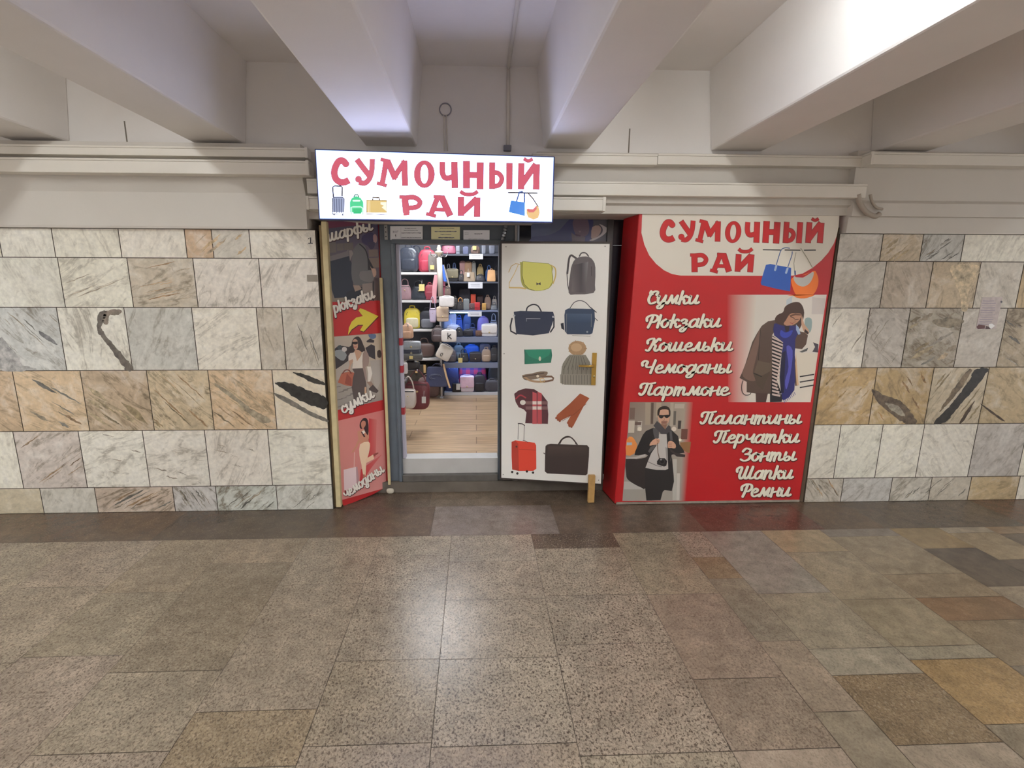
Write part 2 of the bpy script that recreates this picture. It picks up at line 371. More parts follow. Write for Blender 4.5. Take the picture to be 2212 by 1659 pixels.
# black and brown bands in single marble tiles, on the stone's own face
def bandpoly(b, pts_px, col, dy=.0006, n=7, amp=1.4):
    pts = smoothpts(pts_px, 9, True); vs = []
    for i, p in enumerate(pts):
        q = noise.noise(Vector((p[0]*.11, p[1]*.11, 3)))*amp*2
        r = noise.noise(Vector((p[0]*.11, p[1]*.11, 9)))*amp*2
        q += noise.noise(Vector((p[0]*.5, p[1]*.5, 5)))*amp*1.1; r += noise.noise(Vector((p[0]*.5, p[1]*.5, 8)))*amp*1.1
        vs.append(onY(p[0]+q, p[1]+r, W-dy))
    tris = tessellate_polygon([vs]); b.add(vs, [t if (vs[t[1]]-vs[t[0]]).cross(vs[t[2]]-vs[t[0]]).y < 0 else t[::-1] for t in tris], C(*col))
z3 = lambda *p: [(x/2.592, 480+y/2.592) for x, y in p]
z5 = lambda *p: [(1720+x/2.592, 480+y/2.592) for x, y in p]
vb = MB()
bandpoly(vb, z3((1537, 900), (1600, 895), (1700, 930), (1790, 965), (1826, 985), (1828, 1045), (1760, 1030), (1680, 1000), (1600, 945)), (44, 42, 40))
bandpoly(vb, z3((1640, 842), (1700, 850), (1780, 880), (1818, 900), (1818, 912), (1760, 902), (1690, 868)), (52, 48, 44), amp=.8)
bandpoly(vb, z3((1540, 955), (1640, 1000), (1720, 1050), (1828, 1100), (1830, 1118), (1740, 1085), (1640, 1030), (1560, 985)), (112, 106, 98), amp=.8)
bandpoly(vb, z3((556, 510), (600, 500), (580, 560), (570, 600), (640, 690), (735, 800), (740, 828), (705, 828), (640, 740), (570, 645), (545, 600)), (96, 88, 80))
bandpoly(vb, z3((590, 495), (680, 490), (660, 520), (615, 520), (600, 570), (575, 560)), (120, 108, 96))
bandpoly(vb, z3((1200, 900), (1300, 960), (1400, 1040), (1500, 1095), (1508, 1125), (1440, 1110), (1340, 1020), (1230, 935)), (150, 138, 118), amp=.8)
bandpoly(vb, z3((0, 650), (40, 680), (100, 750), (130, 800), (200, 825), (0, 825)), (160, 157, 154))
bandpoly(vb, z3((220, 610), (280, 640), (320, 685), (280, 670), (235, 640)), (110, 108, 108), amp=.8)
def streaks(b, conv, x0, y0, x1, y1, ang, n, cols, seed, L=(90, 260), wd=(3, 14)):
    rg = random.Random(seed); dx, dy = math.cos(math.radians(ang)), math.sin(math.radians(ang))
    for k in range(n):
        cx_, cy_, l = rg.uniform(x0+12, x1-12), rg.uniform(y0+10, y1-10), rg.uniform(*L)/2
        t0 = t1 = l
        for sg in (1, -1):
            for lim, o_, d_ in ((x0+8, cx_, dx*sg), (x1-8, cx_, dx*sg), (y0+6, cy_, dy*sg), (y1-6, cy_, dy*sg)):
                if abs(d_) > 1e-6:
                    t = (lim-o_)/d_
                    if t > 0:
                        if sg == 1: t1 = min(t1, t)
                        else: t0 = min(t0, t)
        if t0+t1 < 40: continue
        w_ = rg.uniform(*wd); up, dn = [], []
        for i in range(7):
            f = i/6; q = -t0+(t0+t1)*f; h = w_*.5*(math.sin(PI*f)**.6)*rg.uniform(.5, 1.2)+.4; wob = rg.uniform(-2.5, 2.5)
            px_, py_ = cx_+dx*q-dy*wob, cy_+dy*q+dx*wob
            up.append((px_-dy*h, py_+dx*h)); dn.append((px_+dy*h, py_-dx*h))
        bandpoly(b, conv(*(up+dn[::-1])), rg.choice(cols), .0004+k*.00001, amp=.5)
OL_ = ((140, 124, 96), (120, 106, 84), (164, 148, 120), (178, 160, 134)); BRN = ((150, 122, 92), (128, 104, 80), (176, 150, 120)); GRY = ((120, 116, 108), (96, 92, 86), (150, 142, 130), (140, 128, 110))
streaks(vb, z3, 480, 845, 836, 1155, 35, 11, OL_, 3, (140, 330), (6, 34))
streaks(vb, z3, 850, 845, 1180, 1155, 42, 12, OL_+BRN, 4, (160, 360), (3, 14))
streaks(vb, z3, 1190, 845, 1528, 1155, 36, 7, OL_+BRN, 5, (120, 330), (2, 10))
streaks(vb, z3, 110, 845, 466, 1155, 30, 7, BRN+GRY, 6, (80, 220), (4, 26))
streaks(vb, z3, 110, 1180, 466, 1465, -35, 9, BRN+((170, 158, 144),), 7, (100, 280), (2, 8))
streaks(vb, z3, 556, 1492, 970, 1610, -28, 12, GRY+BRN, 8, (60, 220), (2, 11))
streaks(vb, z3, 985, 1492, 1205, 1610, 55, 12, GRY, 9, (50, 140), (2, 9))
streaks(vb, z3, 1225, 1492, 1545, 1610, -38, 9, GRY, 10, (70, 170), (2, 9))
streaks(vb, z3, 1562, 1492, 1850, 1610, -40, 5, GRY, 11, (60, 150), (2, 5))
streaks(vb, z3, 740, 215, 1085, 465, -12, 9, BRN+((170, 156, 136),), 12, (60, 240), (2, 9))
streaks(vb, z3, 360, 215, 716, 465, -22, 6, ((176, 166, 150), (166, 152, 132)), 13, (90, 260), (2, 8))
streaks(vb, z3, 10, 495, 335, 815, 42, 9, GRY, 14, (50, 190), (2, 9))
streaks(vb, z3, 1598, 500, 1795, 815, 70, 6, BRN+GRY, 15, (50, 200), (2, 6))
streaks(vb, z3, 1050, 60, 1390, 195, -40, 6, ((190, 164, 128), (178, 158, 132)), 16, (70, 190), (4, 20))
streaks(vb, z3, 480, 1180, 1500, 1465, 15, 16, ((172, 162, 148), (150, 138, 122)), 17, (30, 90), (2, 6))
struct(vb.build('wall_left_veins', VEIN))
vb = MB()
bandpoly(vb, z5((1005, 822), (1075, 822), (1040, 880), (960, 980), (880, 1070), (830, 1122), (770, 1122), (830, 1060), (900, 980), (970, 880)), (44, 40, 36))
bandpoly(vb, z5((950, 840), (985, 830), (930, 920), (840, 1030), (800, 1060), (870, 950)), (120, 104, 84))
bandpoly(vb, z5((425, 935), (500, 970), (580, 1000), (640, 1060), (680, 1122), (600, 1122), (540, 1080), (450, 1000)), (98, 84, 70))
bandpoly(vb, z5((500, 1010), (570, 1030), (610, 1080), (590, 1085), (530, 1050)), (150, 142, 128), .0012)
bandpoly(vb, z5((1000, 1000), (970, 1060), (930, 1122), (915, 1122), (950, 1060)), (70, 54, 40), amp=.6)
bandpoly(vb, z5((1030, 1015), (1100, 1060), (1165, 1110), (1150, 1110), (1080, 1060)), (70, 54, 40), amp=.6)
bandpoly(vb, z5((870, 245), (1020, 245), (1000, 330), (965, 400), (960, 490), (925, 490), (915, 400), (885, 330)), (190, 172, 142))
bandpoly(vb, z5((775, 545), (930, 545), (920, 575), (850, 592), (780, 575)), (140, 128, 108), amp=.8)
streaks(vb, z5, 150, 830, 420, 1115, -45, 6, ((176, 150, 108), (160, 134, 96)), 21, (120, 300), (4, 16))
streaks(vb, z5, 450, 830, 735, 1115, 60, 6, ((160, 126, 84), (140, 112, 80)), 22, (60, 180), (3, 12))
streaks(vb, z5, 770, 830, 1040, 1115, -52, 9, OL_+BRN, 23, (100, 300), (2, 12))
streaks(vb, z5, 625, 500, 905, 808, -30, 13, GRY+OL_, 24, (50, 160), (4, 26))
streaks(vb, z5, 1160, 500, 1275, 808, 35, 6, GRY+OL_, 25, (40, 120), (4, 20))
streaks(vb, z5, 40, 1430, 250, 1552, 55, 8, GRY+BRN, 26, (60, 150), (2, 8))
streaks(vb, z5, 540, 1430, 960, 1552, -42, 9, GRY+((176, 160, 136),), 27, (60, 160), (2, 8))
streaks(vb, z5, 485, 85, 695, 225, -38, 6, ((180, 160, 126), (166, 148, 118)), 28, (70, 190), (5, 20))
streaks(vb, z5, 710, 85, 925, 225, -35, 8, GRY, 29, (40, 130), (3, 12))
streaks(vb, z5, 190, 500, 600, 808, -55, 8, ((176, 166, 150), (150, 142, 126)), 30, (50, 170), (2, 6))
struct(vb.build('wall_right_veins', VEIN))

FASCIA = mat('cornice paint', C(208, 202, 194), .7, var=.03, vscale=2.2, bump=.06, bscale=40)
# ---- plaster above the marble: profile strips running along the wall
def profile(name, x0, x1, prof, m, bevel=0):
    b = MB(); n = len(prof)
    vs = [(x, y, z) for x in (x0, x1) for (y, z) in prof]
    fs = [(i, (i+1) % n, n+(i+1) % n, n+i) for i in range(n)]+[tuple(range(n))[::-1], tuple(range(n, 2*n))]
    b.add(vs, fs); o = b.build(name, m, bevel=bevel); return o
zc = lambda x, y, Y=W: onY(x, y, Y).z
struct(profile('trim_1', -6, -1.085, [(W+.25, rowz[0]+.001), (W-.030, rowz[0]+.001), (W-.034, rowz[0]+.014), (W-.022, zc(300, 416)), (W-.055, zc(300, 390)), (W-.055, zc(300, 312)), (W+.25, zc(300, 312))], FASCIA))
struct(profile('trim_2', 2.50, 6.4, [(W+.25, rowz[0]+.001), (W-.02, rowz[0]+.001), (W-.024, zc(2000, 470, W-.03)), (W-.05, zc(2000, 468, W-.05)), (W-.055, zc(2000, 440, W-.05)), (W-.03, zc(2000, 434, W-.03)), (W-.03, zc(2000, 330)), (W+.25, zc(2000, 330))], FASCIA))
struct(profile('trim_3', .40, 2.50, [(W+.3, zc(1350, 462)), (W-.005, zc(1350, 462)), (W-.005, zc(1500, 446)), (W-.03, zc(1500, 442)), (W-.03, zc(1500, 426)), (W+.02, zc(1500, 424)), (W+.02, zc(1500, 330)), (W+.3, zc(1500, 330))], FASCIA))
struct(profile('trim_4', -1.085, .40, [(W+.3, zc(950, 474)), (W+.02, zc(950, 474)), (W+.02, zc(950, 330)), (W+.3, zc(950, 330))], FASCIA))
# upper back wall of the coffers
ZB = zc(300, 313)
struct(MB().box(-6, 6.4, W+.05, W+.30, ZB-.02, 3.02).build('wall_back', PLASTER))
struct(MB().box(-6, 6.4, -3.6, -3.5, 0, 3.02).build('wall_front', PLASTER))

# ---- ceiling: slab and ribs
ZS, ZBM = 2.965, 2.485
struct(MB().box(-6, 6.4, -3.6, W+.30, ZS, ZS+.06).build('ceiling', PLASTER))
beams = [(-5.1, -4.77), (-4.0, -3.67), (-2.88, -2.55), (-1.775, -1.46), (-.705, -.375), (.445, .745), (1.555, 1.90), (2.645, 2.985), (3.75, 4.08), (4.85, 5.18)]
for x0, x1 in beams:
    t = .05
    b = MB(); y0, y1 = -3.5, W+.052
    b.hexa([(x0, y0, ZBM), (x1, y0, ZBM), (x1, y1, ZBM), (x0, y1, ZBM)], [(x0-t, y0, ZS+.01), (x1+t, y0, ZS+.01), (x1+t, y1, ZS+.01), (x0-t, y1, ZS+.01)])
    b.v = [tuple(v) for v in b.v]
    struct(b.build('ceiling_beam', PLASTER, bevel=.012))

# ---- passage lamps: tube luminaires on the slab in every other coffer; those behind the viewer are added fill
TUBE = mat('fluorescent tube', (1, 1, 1, 1), .4, emit=(1, 1.045, 1.05, 1), es=LAMP)
def luminaire(x, y, L, where):
    t = thing('ceiling_lamp', where, 'lamp', (x, y, ZS))
    MB().box(x-.06, x+.06, y-L/2-.04, y+L/2+.04, ZS-.05, ZS).build('housing', TRUNK, t, bevel=.006)
    for dx in (-.03, .03):
        MB().tube([(x+dx, y-L/2, ZS-.068), (x+dx, y+L/2, ZS-.068)], .014, 10).build('tube', TUBE, t)
luminaire(1.18, 1.15, 1.5, 'twin tube lamp on the slab between the two beams right of the sign')
luminaire(-2.2, 1.15, 1.5, 'twin tube lamp on the slab in the bay left of the sign')
luminaire(-.95, -1.7, 1.5, 'added twin tube fill lamp behind the viewer, left of the middle')  # this unseen row of four is added to brighten the shop wall
luminaire(1.18, -1.7, 1.5, 'added twin tube fill lamp behind the viewer, right of the middle')
luminaire(3.35, -1.7, 1.5, 'added twin tube fill lamp behind the viewer, far right')
luminaire(-3.3, -1.7, 1.5, 'added twin tube fill lamp behind the viewer, far left')
luminaire(4.5, -.2, 1.5, 'twin tube lamp in the bay at the far right end')
luminaire(-4.4, 1.0, 1.5, 'twin tube lamp on the slab in the far left bay')
# ================================================================== flat printed artwork
class Art:
    """printed shapes on a real panel: outlines are laid on the panel's plane, each ink layer a hair in front of the last"""
    def __init__(s, p0, n, k=.72, step=.000025, base=.0006):
        s.p0 = Vector(p0); s.n = Vector(n).normalized(); s.k = k; s.step = step; s.base = base; s.mb = MB(); s.layer = 0
    def at(s, x, y, l=None):
        d = ray(x, y); t = (s.p0-CAM).dot(s.n)/d.dot(s.n)
        return CAM+d*t+s.n*(s.base+s.step*(s.layer if l is None else l))
    def col(s, c): return C(*c, s.k) if len(c) == 3 else c
    def _tri(s, vs, cols):
        for t in tessellate_polygon([vs]):
            n = (vs[t[1]]-vs[t[0]]).cross(vs[t[2]]-vs[t[0]])
            s._f.append(t if n.dot(s.n) > 0 else t[::-1])
    def poly(s, pts, c, up=1, T=None, smooth=0):
        s.layer += 1
        if T: pts = [T(*p) for p in pts]
        if smooth: pts = smoothpts(pts, smooth, True)
        vs = [s.at(*p) for p in pts]; s._f = []; s._tri(vs, c)
        cc = [s.col(q) for q in c] if isinstance(c, list) else s.col(c)
        s.mb.add(vs, s._f, cc); return s
    def grad(s, quad, cols, up=1, T=None, n=6):
        """four corners a b c d, four colours, smooth blend"""
        s.layer += 1
        if T: quad = [T(*p) for p in quad]
        vs, cs, fs = [], [], []
        L = [s.col(q) for q in cols]
        for j in range(n+1):
            for i in range(n+1):
                u, v = i/n, j/n
                wts = ((1-u)*(1-v), u*(1-v), u*v, (1-u)*v)
                p = tuple(sum(wts[k]*quad[k][q] for k in range(4)) for q in range(2))
                vs.append(s.at(*p)); cs.append(tuple(sum(wts[k]*L[k][q] for k in range(4)) for q in range(4)))
        for j in range(n):
            for i in range(n): fs.append((j*(n+1)+i, (j+1)*(n+1)+i, (j+1)*(n+1)+i+1, j*(n+1)+i+1))
        s.mb.add(vs, fs, cs); return s
    def line(s, pts, w, c, up=1, T=None, smooth=0, cap='round', closed=False, lay=None):
        s.layer += 1
        if T: pts = [T(*p) for p in pts]
        if smooth: pts = smoothpts(pts, smooth, closed)
        ws = w if isinstance(w, (list, tuple)) else [w]*len(pts)
        N_ = len(pts); L, R = [], []
        for i, p in enumerate(pts):
            a = pts[max(i-1, 0)] if not closed else pts[(i-1) % N_]; b = pts[min(i+1, N_-1)] if not closed else pts[(i+1) % N_]
            dx, dy = b[0]-a[0], b[1]-a[1]; l = math.hypot(dx, dy) or 1
            nx, ny = -dy/l*ws[i]/2, dx/l*ws[i]/2
            L.append((p[0]+nx, p[1]+ny)); R.append((p[0]-nx, p[1]-ny))
        vs = [s.at(*p) for p in L+R]; fs = []
        for i in range(N_ if closed else N_-1):
            j = (i+1) % N_
            fs.append((i, j, N_+j, N_+i))
        s.mb.add(vs, fs, s.col(c))
        if cap == 'round' and not closed:
            for k in (0, N_-1): s.disc(pts[k], ws[k]/2, c, 0)
        return s
    def disc(s, p, r, c, up=1, ry=None, T=None, n=16):
        s.layer += 1
        if T: p = T(*p)
        ry = ry or r
        vs = [s.at(*p)]+[s.at(p[0]+r*math.cos(2*PI*k/n), p[1]-ry*math.sin(2*PI*k/n)) for k in range(n)]
        s.mb.add(vs, [(0, 1+k, 1+(k+1) % n) for k in range(n)], s.col(c)); return s
    def take(s, name, parent, label=None, m=None, keep=False):
        """closes what was drawn so far into one part"""
        o = s.mb.build(name, m or PRINT, parent)
        if label: o['label'] = label
        s.mb = MB(); s.layer = s.layer if keep else 2; return o

# ---- brush-script letters: centre lines, x-height 1
G = {
 'а': (1.0, [[(.76, .82), (.45, 1.0), (.13, .65), (.1, .22), (.33, 0), (.62, .25), (.78, .8)], [(.82, 1.0), (.75, .35), (.84, .03), (1.1, .2)]]),
 'и': (1.0, [[(.02, .8), (.16, 1.0), (.12, .35), (.28, .01), (.55, .2), (.76, .75)], [(.82, 1.0), (.74, .3), (.84, .03), (1.1, .2)]]),
 'ш': (1.5, [[(.02, .8), (.16, 1.0), (.12, .35), (.26, .01), (.48, .2), (.62, .7)], [(.67, 1.0), (.6, .35), (.74, .01), (.98, .2), (1.14, .75)], [(1.2, 1.0), (1.12, .3), (1.24, .03), (1.5, .2)]]),
 'у': (1.0, [[(.02, .8), (.16, 1.0), (.12, .4), (.28, .06), (.55, .25), (.76, .75)], [(.82, 1.0), (.72, 0), (.56, -.5), (.3, -.58), (.2, -.35), (.5, -.08), (1.05, .2)]]),
 'м': (1.2, [[(0, .12), (.12, .02), (.26, .4), (.4, 1.0)], [(.42, 1.0), (.5, .5), (.62, .12)], [(.62, .12), (.8, .6), (.98, 1.0)], [(1.0, 1.0), (.93, .35), (1.02, .03), (1.28, .2)]]),
 'л': (.85, [[(0, .12), (.12, .02), (.3, .45), (.5, 1.0)], [(.54, 1.0), (.52, .35), (.62, .03), (.9, .2)]]),
 'к': (.95, [[(.22, 1.55), (.14, .6), (.1, 0)], [(.76, .86), (.6, 1.0), (.38, .72), (.16, .5)], [(.2, .52), (.5, .5), (.56, .15), (.72, 0), (1.0, .2)]]),
 'з': (.85, [[(.08, .8), (.32, 1.0), (.58, .82), (.45, .58), (.25, .5)], [(.3, .52), (.62, .4), (.58, -.2), (.34, -.56), (.12, -.4), (.3, -.1), (.9, .2)]]),
 'о': (.88, [[(.42, 1.0), (.14, .72), (.14, .28), (.4, 0), (.68, .3), (.68, .72), (.42, 1.0), (.6, .78), (.9, .85)]]),
 'е': (.8, [[(.12, .45), (.5, .55), (.62, .8), (.4, 1.0), (.13, .65), (.13, .22), (.4, 0), (.88, .25)]]),
 'с': (.78, [[(.6, .78), (.42, 1.0), (.13, .65), (.13, .22), (.4, 0), (.85, .25)]]),
 'н': (1.0, [[(.16, 1.0), (.12, .5), (.1, 0)], [(.12, .45), (.4, .55), (.74, .6)], [(.82, 1.0), (.74, .3), (.84, .03), (1.1, .2)]]),
 'ч': (.95, [[(.08, .95), (.12, .6), (.34, .42), (.6, .58), (.74, .85)], [(.78, 1.0), (.7, .3), (.8, .03), (1.05, .2)]]),
 'ь': (.8, [[(.18, 1.0), (.12, .3), (.3, 0), (.6, .12), (.62, .42), (.4, .52), (.16, .36)]]),
 'ы': (1.2, [[(.18, 1.0), (.12, .3), (.3, 0), (.58, .12), (.6, .42), (.4, .52), (.16, .36)], [(.98, 1.0), (.9, .3), (1.0, .03), (1.28, .2)]]),
 'т': (1.3, [[(.12, 1.0), (.1, .4), (.06, 0)], [(.1, .5), (.32, 1.0), (.5, .85), (.46, .3), (.44, 0)], [(.48, .5), (.72, 1.0), (.92, .82), (.9, .25), (1.0, .03), (1.3, .2)]]),
 'п': (1.0, [[(.12, 1.0), (.1, .4), (.06, 0)], [(.1, .5), (.4, 1.0), (.66, .85), (.62, .25), (.74, .03), (1.02, .2)]]),
 'р': (.9, [[(.16, 1.0), (.08, .2), (0, -.6)], [(.12, .6), (.34, .98), (.66, .8), (.66, .3), (.4, 0), (.12, .16)]]),
 'д': (1.0, [[(.76, .82), (.45, 1.0), (.13, .65), (.1, .22), (.33, 0), (.62, .25), (.78, .8)], [(.84, 1.0), (.74, 0), (.58, -.5), (.3, -.58), (.2, -.35), (.5, -.08), (1.08, .2)]]),
 'ю': (1.25, [[(.2, 1.5), (.14, .6), (.1, 0)], [(.12, .5), (.45, .5)], [(.75, 1.0), (.47, .72), (.47, .28), (.73, 0), (1.0, .3), (1.0, .72), (.75, 1.0), (.95, .8), (1.22, .85)]]),
 'ф': (1.15, [[(.6, 1.5), (.52, .5), (.42, -.55)], [(.56, .85), (.3, 1.0), (.1, .6), (.2, .08), (.5, .15)], [(.56, .85), (.8, 1.0), (1.02, .6), (.85, .08), (.52, .15)]]),
 'С': (1.05, [[(.9, 1.15), (1.0, 1.45), (.72, 1.58), (.34, 1.2), (.22, .5), (.5, .02), (.95, .2)], [(.3, 1.55), (.26, 1.3), (.5, 1.2)]]),
 'Р': (1.15, [[(.62, 1.4), (.5, .6), (.36, 0)], [(.12, .85), (.1, 1.25), (.5, 1.55), (1.0, 1.45), (1.1, 1.0), (.8, .66), (.55, .7)]]),
 'К': (1.2, [[(.08, 1.0), (.06, 1.3), (.3, 1.52), (.62, 1.5), (.48, .6), (.28, .05), (.05, .12)], [(1.2, 1.4), (1.05, 1.55), (.78, 1.1), (.5, .78)], [(.52, .8), (.86, .7), (.84, .2), (1.0, 0), (1.2, .18)]]),
 'Ч': (1.35, [[(.08, .95), (.02, 1.25), (.25, 1.52), (.5, 1.35), (.42, .95), (.6, .70), (1.0, .78)], [(1.2, 1.55), (1.08, .7), (.98, 0)]]),
 'П': (1.35, [[(.06, .95), (.04, 1.25), (.3, 1.48), (.8, 1.44), (1.32, 1.55)], [(.62, 1.42), (.48, .4), (.24, .02), (.04, .18)], [(1.02, 1.2), (.9, .35), (1.0, .03), (1.32, .2)]]),
 'З': (1.1, [[(.18, 1.2), (.46, 1.56), (.92, 1.36), (.8, .95), (.45, .82)], [(.5, .84), (.98, .7), (.9, .2), (.5, 0), (.12, .18)]]),
 'Ш': (1.95, [[(.06, .95), (.04, 1.25), (.3, 1.5), (.5, 1.35), (.4, .4), (.58, .02), (.85, .35), (1.0, 1.1)], [(1.06, 1.5), (.94, .4), (1.1, .02), (1.38, .35), (1.55, 1.1)], [(1.62, 1.5), (1.48, .35), (1.62, .03), (1.92, .2)]]),
}
def word(art, txt, p0, p1, xh, c=(226, 220, 206), sh=(70, 18, 18), slant=.22, wk=.27, shift=(.06, .08)):
    """lays a word on the base line p0-p1 (photo pixels on the panel's plane)"""
    tot = sum(G[ch][0] for ch in txt)
    ux, uy = p1[0]-p0[0], p1[1]-p0[1]; L = math.hypot(ux, uy); ex, ey = ux/tot, uy/tot
    px, py = uy/L, -ux/L
    base = art.layer
    for ps in (0, 1):
        pen = 0
        for ch in txt:
            adv, strokes = G[ch]
            for st in strokes:
                pts = []
                for gx, gy in smoothpts(st, 5):
                    q = pen+gx
                    X = p0[0]+ex*q+(px*gy+ux/L*gy*slant)*xh; Y = p0[1]+ey*q+(py*gy+uy/L*gy*slant)*xh
                    if ps == 0: X += shift[0]*xh; Y += shift[1]*xh
                    pts.append((X, Y))
                ws = []
                for i in range(len(pts)):
                    a, b = pts[max(i-1, 0)], pts[min(i+1, len(pts)-1)]
                    v = abs((b[1]-a[1]))/(math.hypot(b[0]-a[0], b[1]-a[1]) or 1)
                    ws.append(xh*(wk*(.55+.5*v)+(.09 if ps == 0 else 0)))
                art.line(pts, ws, sh if ps == 0 else c, 0)
            pen += adv
        pass

# ---- the shop's two-line headline, as letter strokes (coordinates of a 2212-wide enlargement of the sign)
HEAD = [
 ('l', [(345, 178), (322, 150), (285, 152), (256, 200), (246, 255), (262, 305), (300, 330), (340, 328), (372, 312)], 52, 1), ('d', (344, 174), 27),
 ('l', [(440, 138), (490, 205), (545, 275)], 44, 0), ('l', [(570, 132), (566, 225), (545, 300), (505, 338), (455, 330)], 40, 1), ('d', (452, 305), 26),
 ('l', [(688, 145), (672, 250), (652, 355)], 40, 0), ('l', [(644, 136), (712, 152)], 26, 0), ('l', [(612, 338), (690, 360)], 24, 0),
 ('l', [(700, 150), (735, 230), (766, 300)], 46, 0), ('l', [(752, 300), (795, 230), (850, 152)], 40, 0), ('l', [(843, 148), (846, 250), (850, 358)], 46, 0),
 ('o', (1014, 262), 86, 115, 36, 84),
 ('l', [(1168, 157), (1168, 245), (1190, 292), (1235, 292), (1275, 270)], 42, 1), ('l', [(1270, 160), (1272, 270), (1274, 377)], 50, 0),
 ('l', [(1373, 153), (1373, 380)], 54, 0), ('l', [(1491, 165), (1489, 388)], 54, 0), ('l', [(1370, 268), (1490, 270)], 48, 0),
 ('l', [(1593, 165), (1591, 385)], 46, 0), ('l', [(1592, 248), (1645, 255), (1675, 300), (1650, 355), (1592, 366)], 36, 1), ('l', [(1740, 170), (1738, 388)], 48, 0),
 ('l', [(1841, 172), (1838, 388)], 48, 0), ('l', [(1848, 345), (1905, 262), (1965, 180)], 48, 0), ('l', [(1972, 180), (1967, 391)], 50, 0), ('l', [(1862, 130), (1900, 150), (1938, 132)], 24, 1),
]
HEAD2 = [
 ('l', [(846, 450), (862, 613)], 52, 0), ('l', [(803, 456), (880, 458)], 24, 0), ('l', [(858, 463), (930, 461), (976, 498), (952, 540), (872, 552)], 37, 1),
 ('l', [(1132, 450), (1068, 612)], 40, 0), ('l', [(1095, 453), (1180, 457)], 22, 0), ('l', [(1032, 600), (1110, 619)], 24, 0), ('l', [(1160, 455), (1234, 615)], 52, 0), ('l', [(1095, 562), (1205, 566)], 28, 0),
 ('l', [(1326, 460), (1326, 616)], 48, 0), ('l', [(1332, 592), (1395, 535), (1462, 470)], 46, 0), ('l', [(1466, 464), (1463, 623)], 48, 0), ('l', [(1320, 408), (1360, 432), (1430, 432), (1470, 408)], 27, 1),
]
def headline(art, items, T, scale, c, oc):
    for ps in (0, 1):
        for it in items:
            col, ex = (oc, 7) if ps == 0 else (c, 0)
            if it[0] == 'l':
                _, pts, w, sm = it
                pts = smoothpts(pts, 6) if sm else list(pts)
                if ps == 0 and not sm:      # let the outline show at the flat ends too
                    for e, q in ((0, 1), (-1, -2)):
                        dx, dy = pts[e][0]-pts[q][0], pts[e][1]-pts[q][1]; l = math.hypot(dx, dy)
                        pts[e] = (pts[e][0]+dx/l*4, pts[e][1]+dy/l*4)
                art.line([T(*p) for p in pts], (w+ex)*scale, col, 0, cap='butt')
            elif it[0] == 'd': art.disc(T(*it[1]), (it[2]+ex/2)*scale, col, 0)
            else:
                _, (x, y), ro, ry, ri, rj = it
                n = 28; e = ex/2
                o = [T(x+(ro+e)*math.cos(2*PI*k/n), y+(ry+e)*math.sin(2*PI*k/n)) for k in range(n)]
                i_ = [T(x+(ri-e)*math.cos(2*PI*k/n), y+(rj-e)*math.sin(2*PI*k/n)) for k in range(n)]
                vs = [art.at(*p) for p in o+i_]
                art.mb.add(vs, [(k, n+k, n+(k+1) % n, (k+1) % n) for k in range(n)], art.col(col))
        pass
def affine(src, dst):
    (x0, y0), (x1, y1), (x2, y2) = src
    def f(x, y):
        d = (x1-x0)*(y2-y0)-(x2-x0)*(y1-y0)
        a = ((x-x0)*(y2-y0)-(x2-x0)*(y-y0))/d; b = ((x1-x0)*(y-y0)-(x-x0)*(y1-y0))/d
        return tuple(dst[0][q]+a*(dst[1][q]-dst[0][q])+b*(dst[2][q]-dst[0][q]) for q in (0, 1))
    return f
def boardbox(name, corners, n, th, m, parent, bevel=0):
    """a flat board: four front corners (counter-clockwise seen from the front), thickness th behind"""
    n = Vector(n).normalized(); b = MB()
    fr = [Vector(c) for c in corners]; bk = [c-n*th for c in fr]
    b.hexa(bk, fr); return b.build(name, m, parent, bevel=bevel)

# ================================================================== ILLUMINATED SIGN
YS = 3.08
SG = thing('shop_sign', 'long white illuminated box sign with red lettering above the shop door', 'sign', (-.35, YS, 2.1))
sTL, sTR, sBR, sBL = (682, 324), (1196, 340), (1192, 479), (691, 472)
q = [onY(*p, YS) for p in (sBL, sBR, sTR, sTL)]
ALU = mat('dark blue sign edge', C(44, 52, 92), .35, .3)
b = MB(); ctr = sum(q, Vector())/4
grow = lambda s_: [Vector((ctr.x+(v.x-ctr.x)*(1+s_*.012), v.y, ctr.z+(v.z-ctr.z)*(1+s_*.04))) for v in q]
fr = grow(1); bk = [Vector((v.x, YS+.06, v.z)) for v in fr]
b.hexa([v+Vector((0, .004, 0)) for v in fr][::-1], bk[::-1]); b.build('sign_case', ALU, SG, bevel=.004)
for bx_ in (-.75, .15):
    for bz in (2.08, 2.28): MB().box(bx_-.02, bx_+.02, YS+.0605, W+.018, bz-.015, bz+.015).build('wall_bracket', ALU, SG)
A = Art((0, YS, 2), (0, -1, 0), 1.0, base=.001)
TS = lambda x, y: (660+x/3.95, 310+y/3.95)
Wc = (3.7, 4.3, 6.8, 1)
A.poly([sBL, sBR, sTR, sTL], Wc, 0)
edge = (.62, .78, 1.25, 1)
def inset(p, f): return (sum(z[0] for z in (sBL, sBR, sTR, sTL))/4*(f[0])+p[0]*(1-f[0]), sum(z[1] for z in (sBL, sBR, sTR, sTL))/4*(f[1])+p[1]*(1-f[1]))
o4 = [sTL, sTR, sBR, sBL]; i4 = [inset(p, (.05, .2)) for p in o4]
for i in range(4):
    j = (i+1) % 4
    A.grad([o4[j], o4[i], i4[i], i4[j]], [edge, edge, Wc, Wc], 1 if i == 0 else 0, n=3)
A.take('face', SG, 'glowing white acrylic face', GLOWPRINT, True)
RD, RO_ = (203, 82, 104), (128, 72, 92)
headline(A, HEAD, TS, 1/3.95, RD, RO_)
A.take('headline', SG, 'upper line of red letters', GLOWPRINT)
